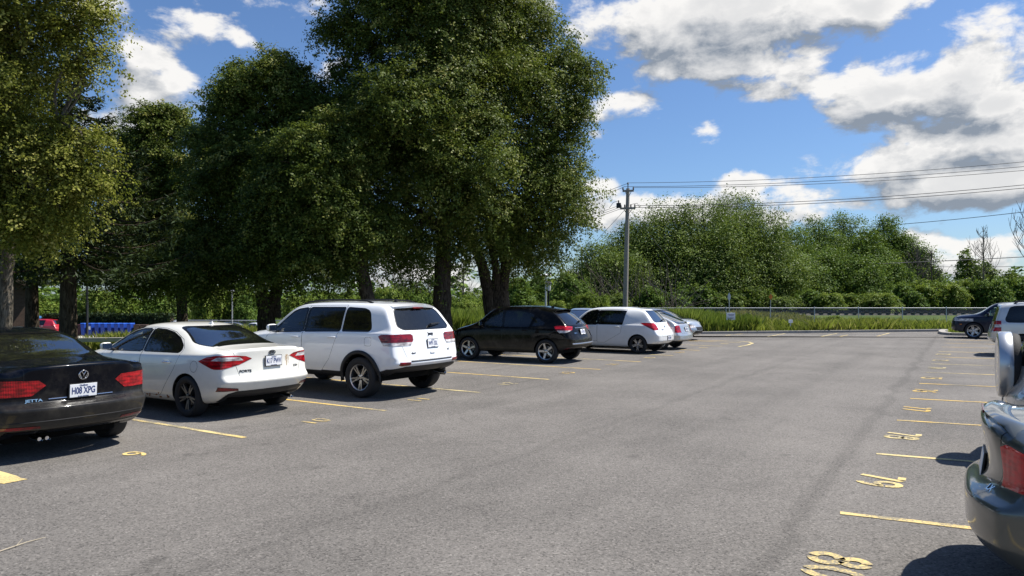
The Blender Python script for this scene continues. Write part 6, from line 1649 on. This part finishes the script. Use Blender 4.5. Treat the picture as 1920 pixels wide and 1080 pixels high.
# corner of the brick house at the left edge
xr = 0.0; hs = thing('brick_house', 'shaded brown brick house corner with a white framed window, behind the near trunk', 'house', ((48 - 960) / F * 33, 33, -.3), R(35))
M_brick = bpy.data.materials.new('brown_brick'); M_brick.use_nodes = True; t = M_brick.node_tree
s3 = nd(t, 'ShaderNodeSeparateXYZ', None, {0: nd(t, 'ShaderNodeTexCoord').outputs['Object']}).outputs
bk = nd(t, 'ShaderNodeTexBrick', None, {'Vector': nd(t, 'ShaderNodeCombineXYZ', None, {0: s3[0], 1: s3[2], 2: 0.0}).outputs[0], 'Color1': (.05, .028, .018, 1), 'Color2': (.075, .042, .028, 1), 'Mortar': (.10, .09, .08, 1), 'Scale': 4.0, 'Mortar Size': .012}).outputs[0]
t.links.new(bk, t.nodes['Principled BSDF'].inputs['Base Color']); t.nodes['Principled BSDF'].inputs['Roughness'].default_value = .9
mb = MB(); mb.box((xr - 4, 3, 1.3), (8, 6, 2.8)); mb.build('wall', M_brick, hs)
mb = MB(); mb.prism([(xr + .4, 2.55), (xr + .4, 2.75), (xr - 4, 4.9), (xr - 8.4, 2.75), (xr - 8.4, 2.55), (xr - 4, 4.65)], -6.4, .5, 0, Matrix.Rotation(R(90), 4, 'X')); mb.build('roof', mat('brown_shingle', (.11, .075, .055), .9, var=.3, scale=12), hs)
mb = MB(); mb.prism([(xr, 2.7), (xr - 4, 4.66), (xr - 8, 2.7)], -.3, 0, 0, Matrix.Rotation(R(90), 4, 'X')); mb.build('gable', M_brick, hs)
wx0 = -.75
mb = MB()
for c_, d_ in (((wx0, -.03, 1.6), (.08, .1, 1.5)), ((wx0 - 1.3, -.03, 1.6), (.08, .1, 1.5)), ((wx0 - .65, -.03, 2.35), (1.38, .1, .08)), ((wx0 - .65, -.03, .85), (1.46, .14, .08)), ((wx0 - .65, -.03, 1.6), (.05, .08, 1.42))): mb.box(c_, d_)
wf = mb.build('window', M_white, hs); MB().box((wx0 - .65, .0, 1.6), (1.24, .03, 1.42)).build('pane', M_wind, wf)

# ================================================================ cars in their stalls
cj = black_sedan(); ck = white_sedan(); cs_ = white_suv(); ch = black_crossover(); cw = white_hatch(); csh = silver_hatch()
HR = -V
ca = dark_sedan(); ca.place(Vector((3.50, 3.60, 0)), HR, 0, -1)
cr_ = silver_suv(); cr_.place(Vector((6.13, 7.2, 0)), Vector((.857, -.515, 0)), 0, -1)
ce = champagne_suv(); ce.place(Vector((16.2, 22.6, 0)), HR, 0, -1)
cn = navy_suv(); cn.place(Vector((21.4, 33.0, 0)), V, 1, 1)
g1 = plain_sedan('blue silver sedan, its windscreen showing between black crossover and white hatchback', 'parked_sedan', PSB, 1.42); g1.place(P(1132, 0, 30.5).xy.to_3d(), (-U * .9 + HR * .5).normalized(), 1, 1)
g2 = plain_sedan('blue grey sedan with its bonnet showing past the low silver hatchback', 'parked_sedan', PSB, 1.40); g2.place(P(1268, 0, 31.5).xy.to_3d(), HR, 1, -1)
def far_car(src, label, px, Z, rz, paint):
    x = (px - 960) / F * Z; r = dup(src.root, (x, Z, terrain_z(x, Z) + .03), rz, None, label, 'cars in the lower lot')
    for o in r.children:
        for s_ in o.material_slots:
            if s_.material == src.paint: s_.link = 'OBJECT'; s_.material = paint
    return r
far_car(cw, 'red hatchback parked in front of the blue skip beyond the black sedan', 118, 69, pi - .12, PR)
far_car(g1, 'pale sedan half hidden by the slim trunk in the lower lot', 375, 68, pi - .3, PWB)
far_car(g2, 'dark sedan in the lower lot left of the forked trunk', 478, 66, pi + .5, PDG)
far_car(csh, 'white hatchback with a red tail light, far off just right of the forked trunk', 515, 62, 2.6, PWB)
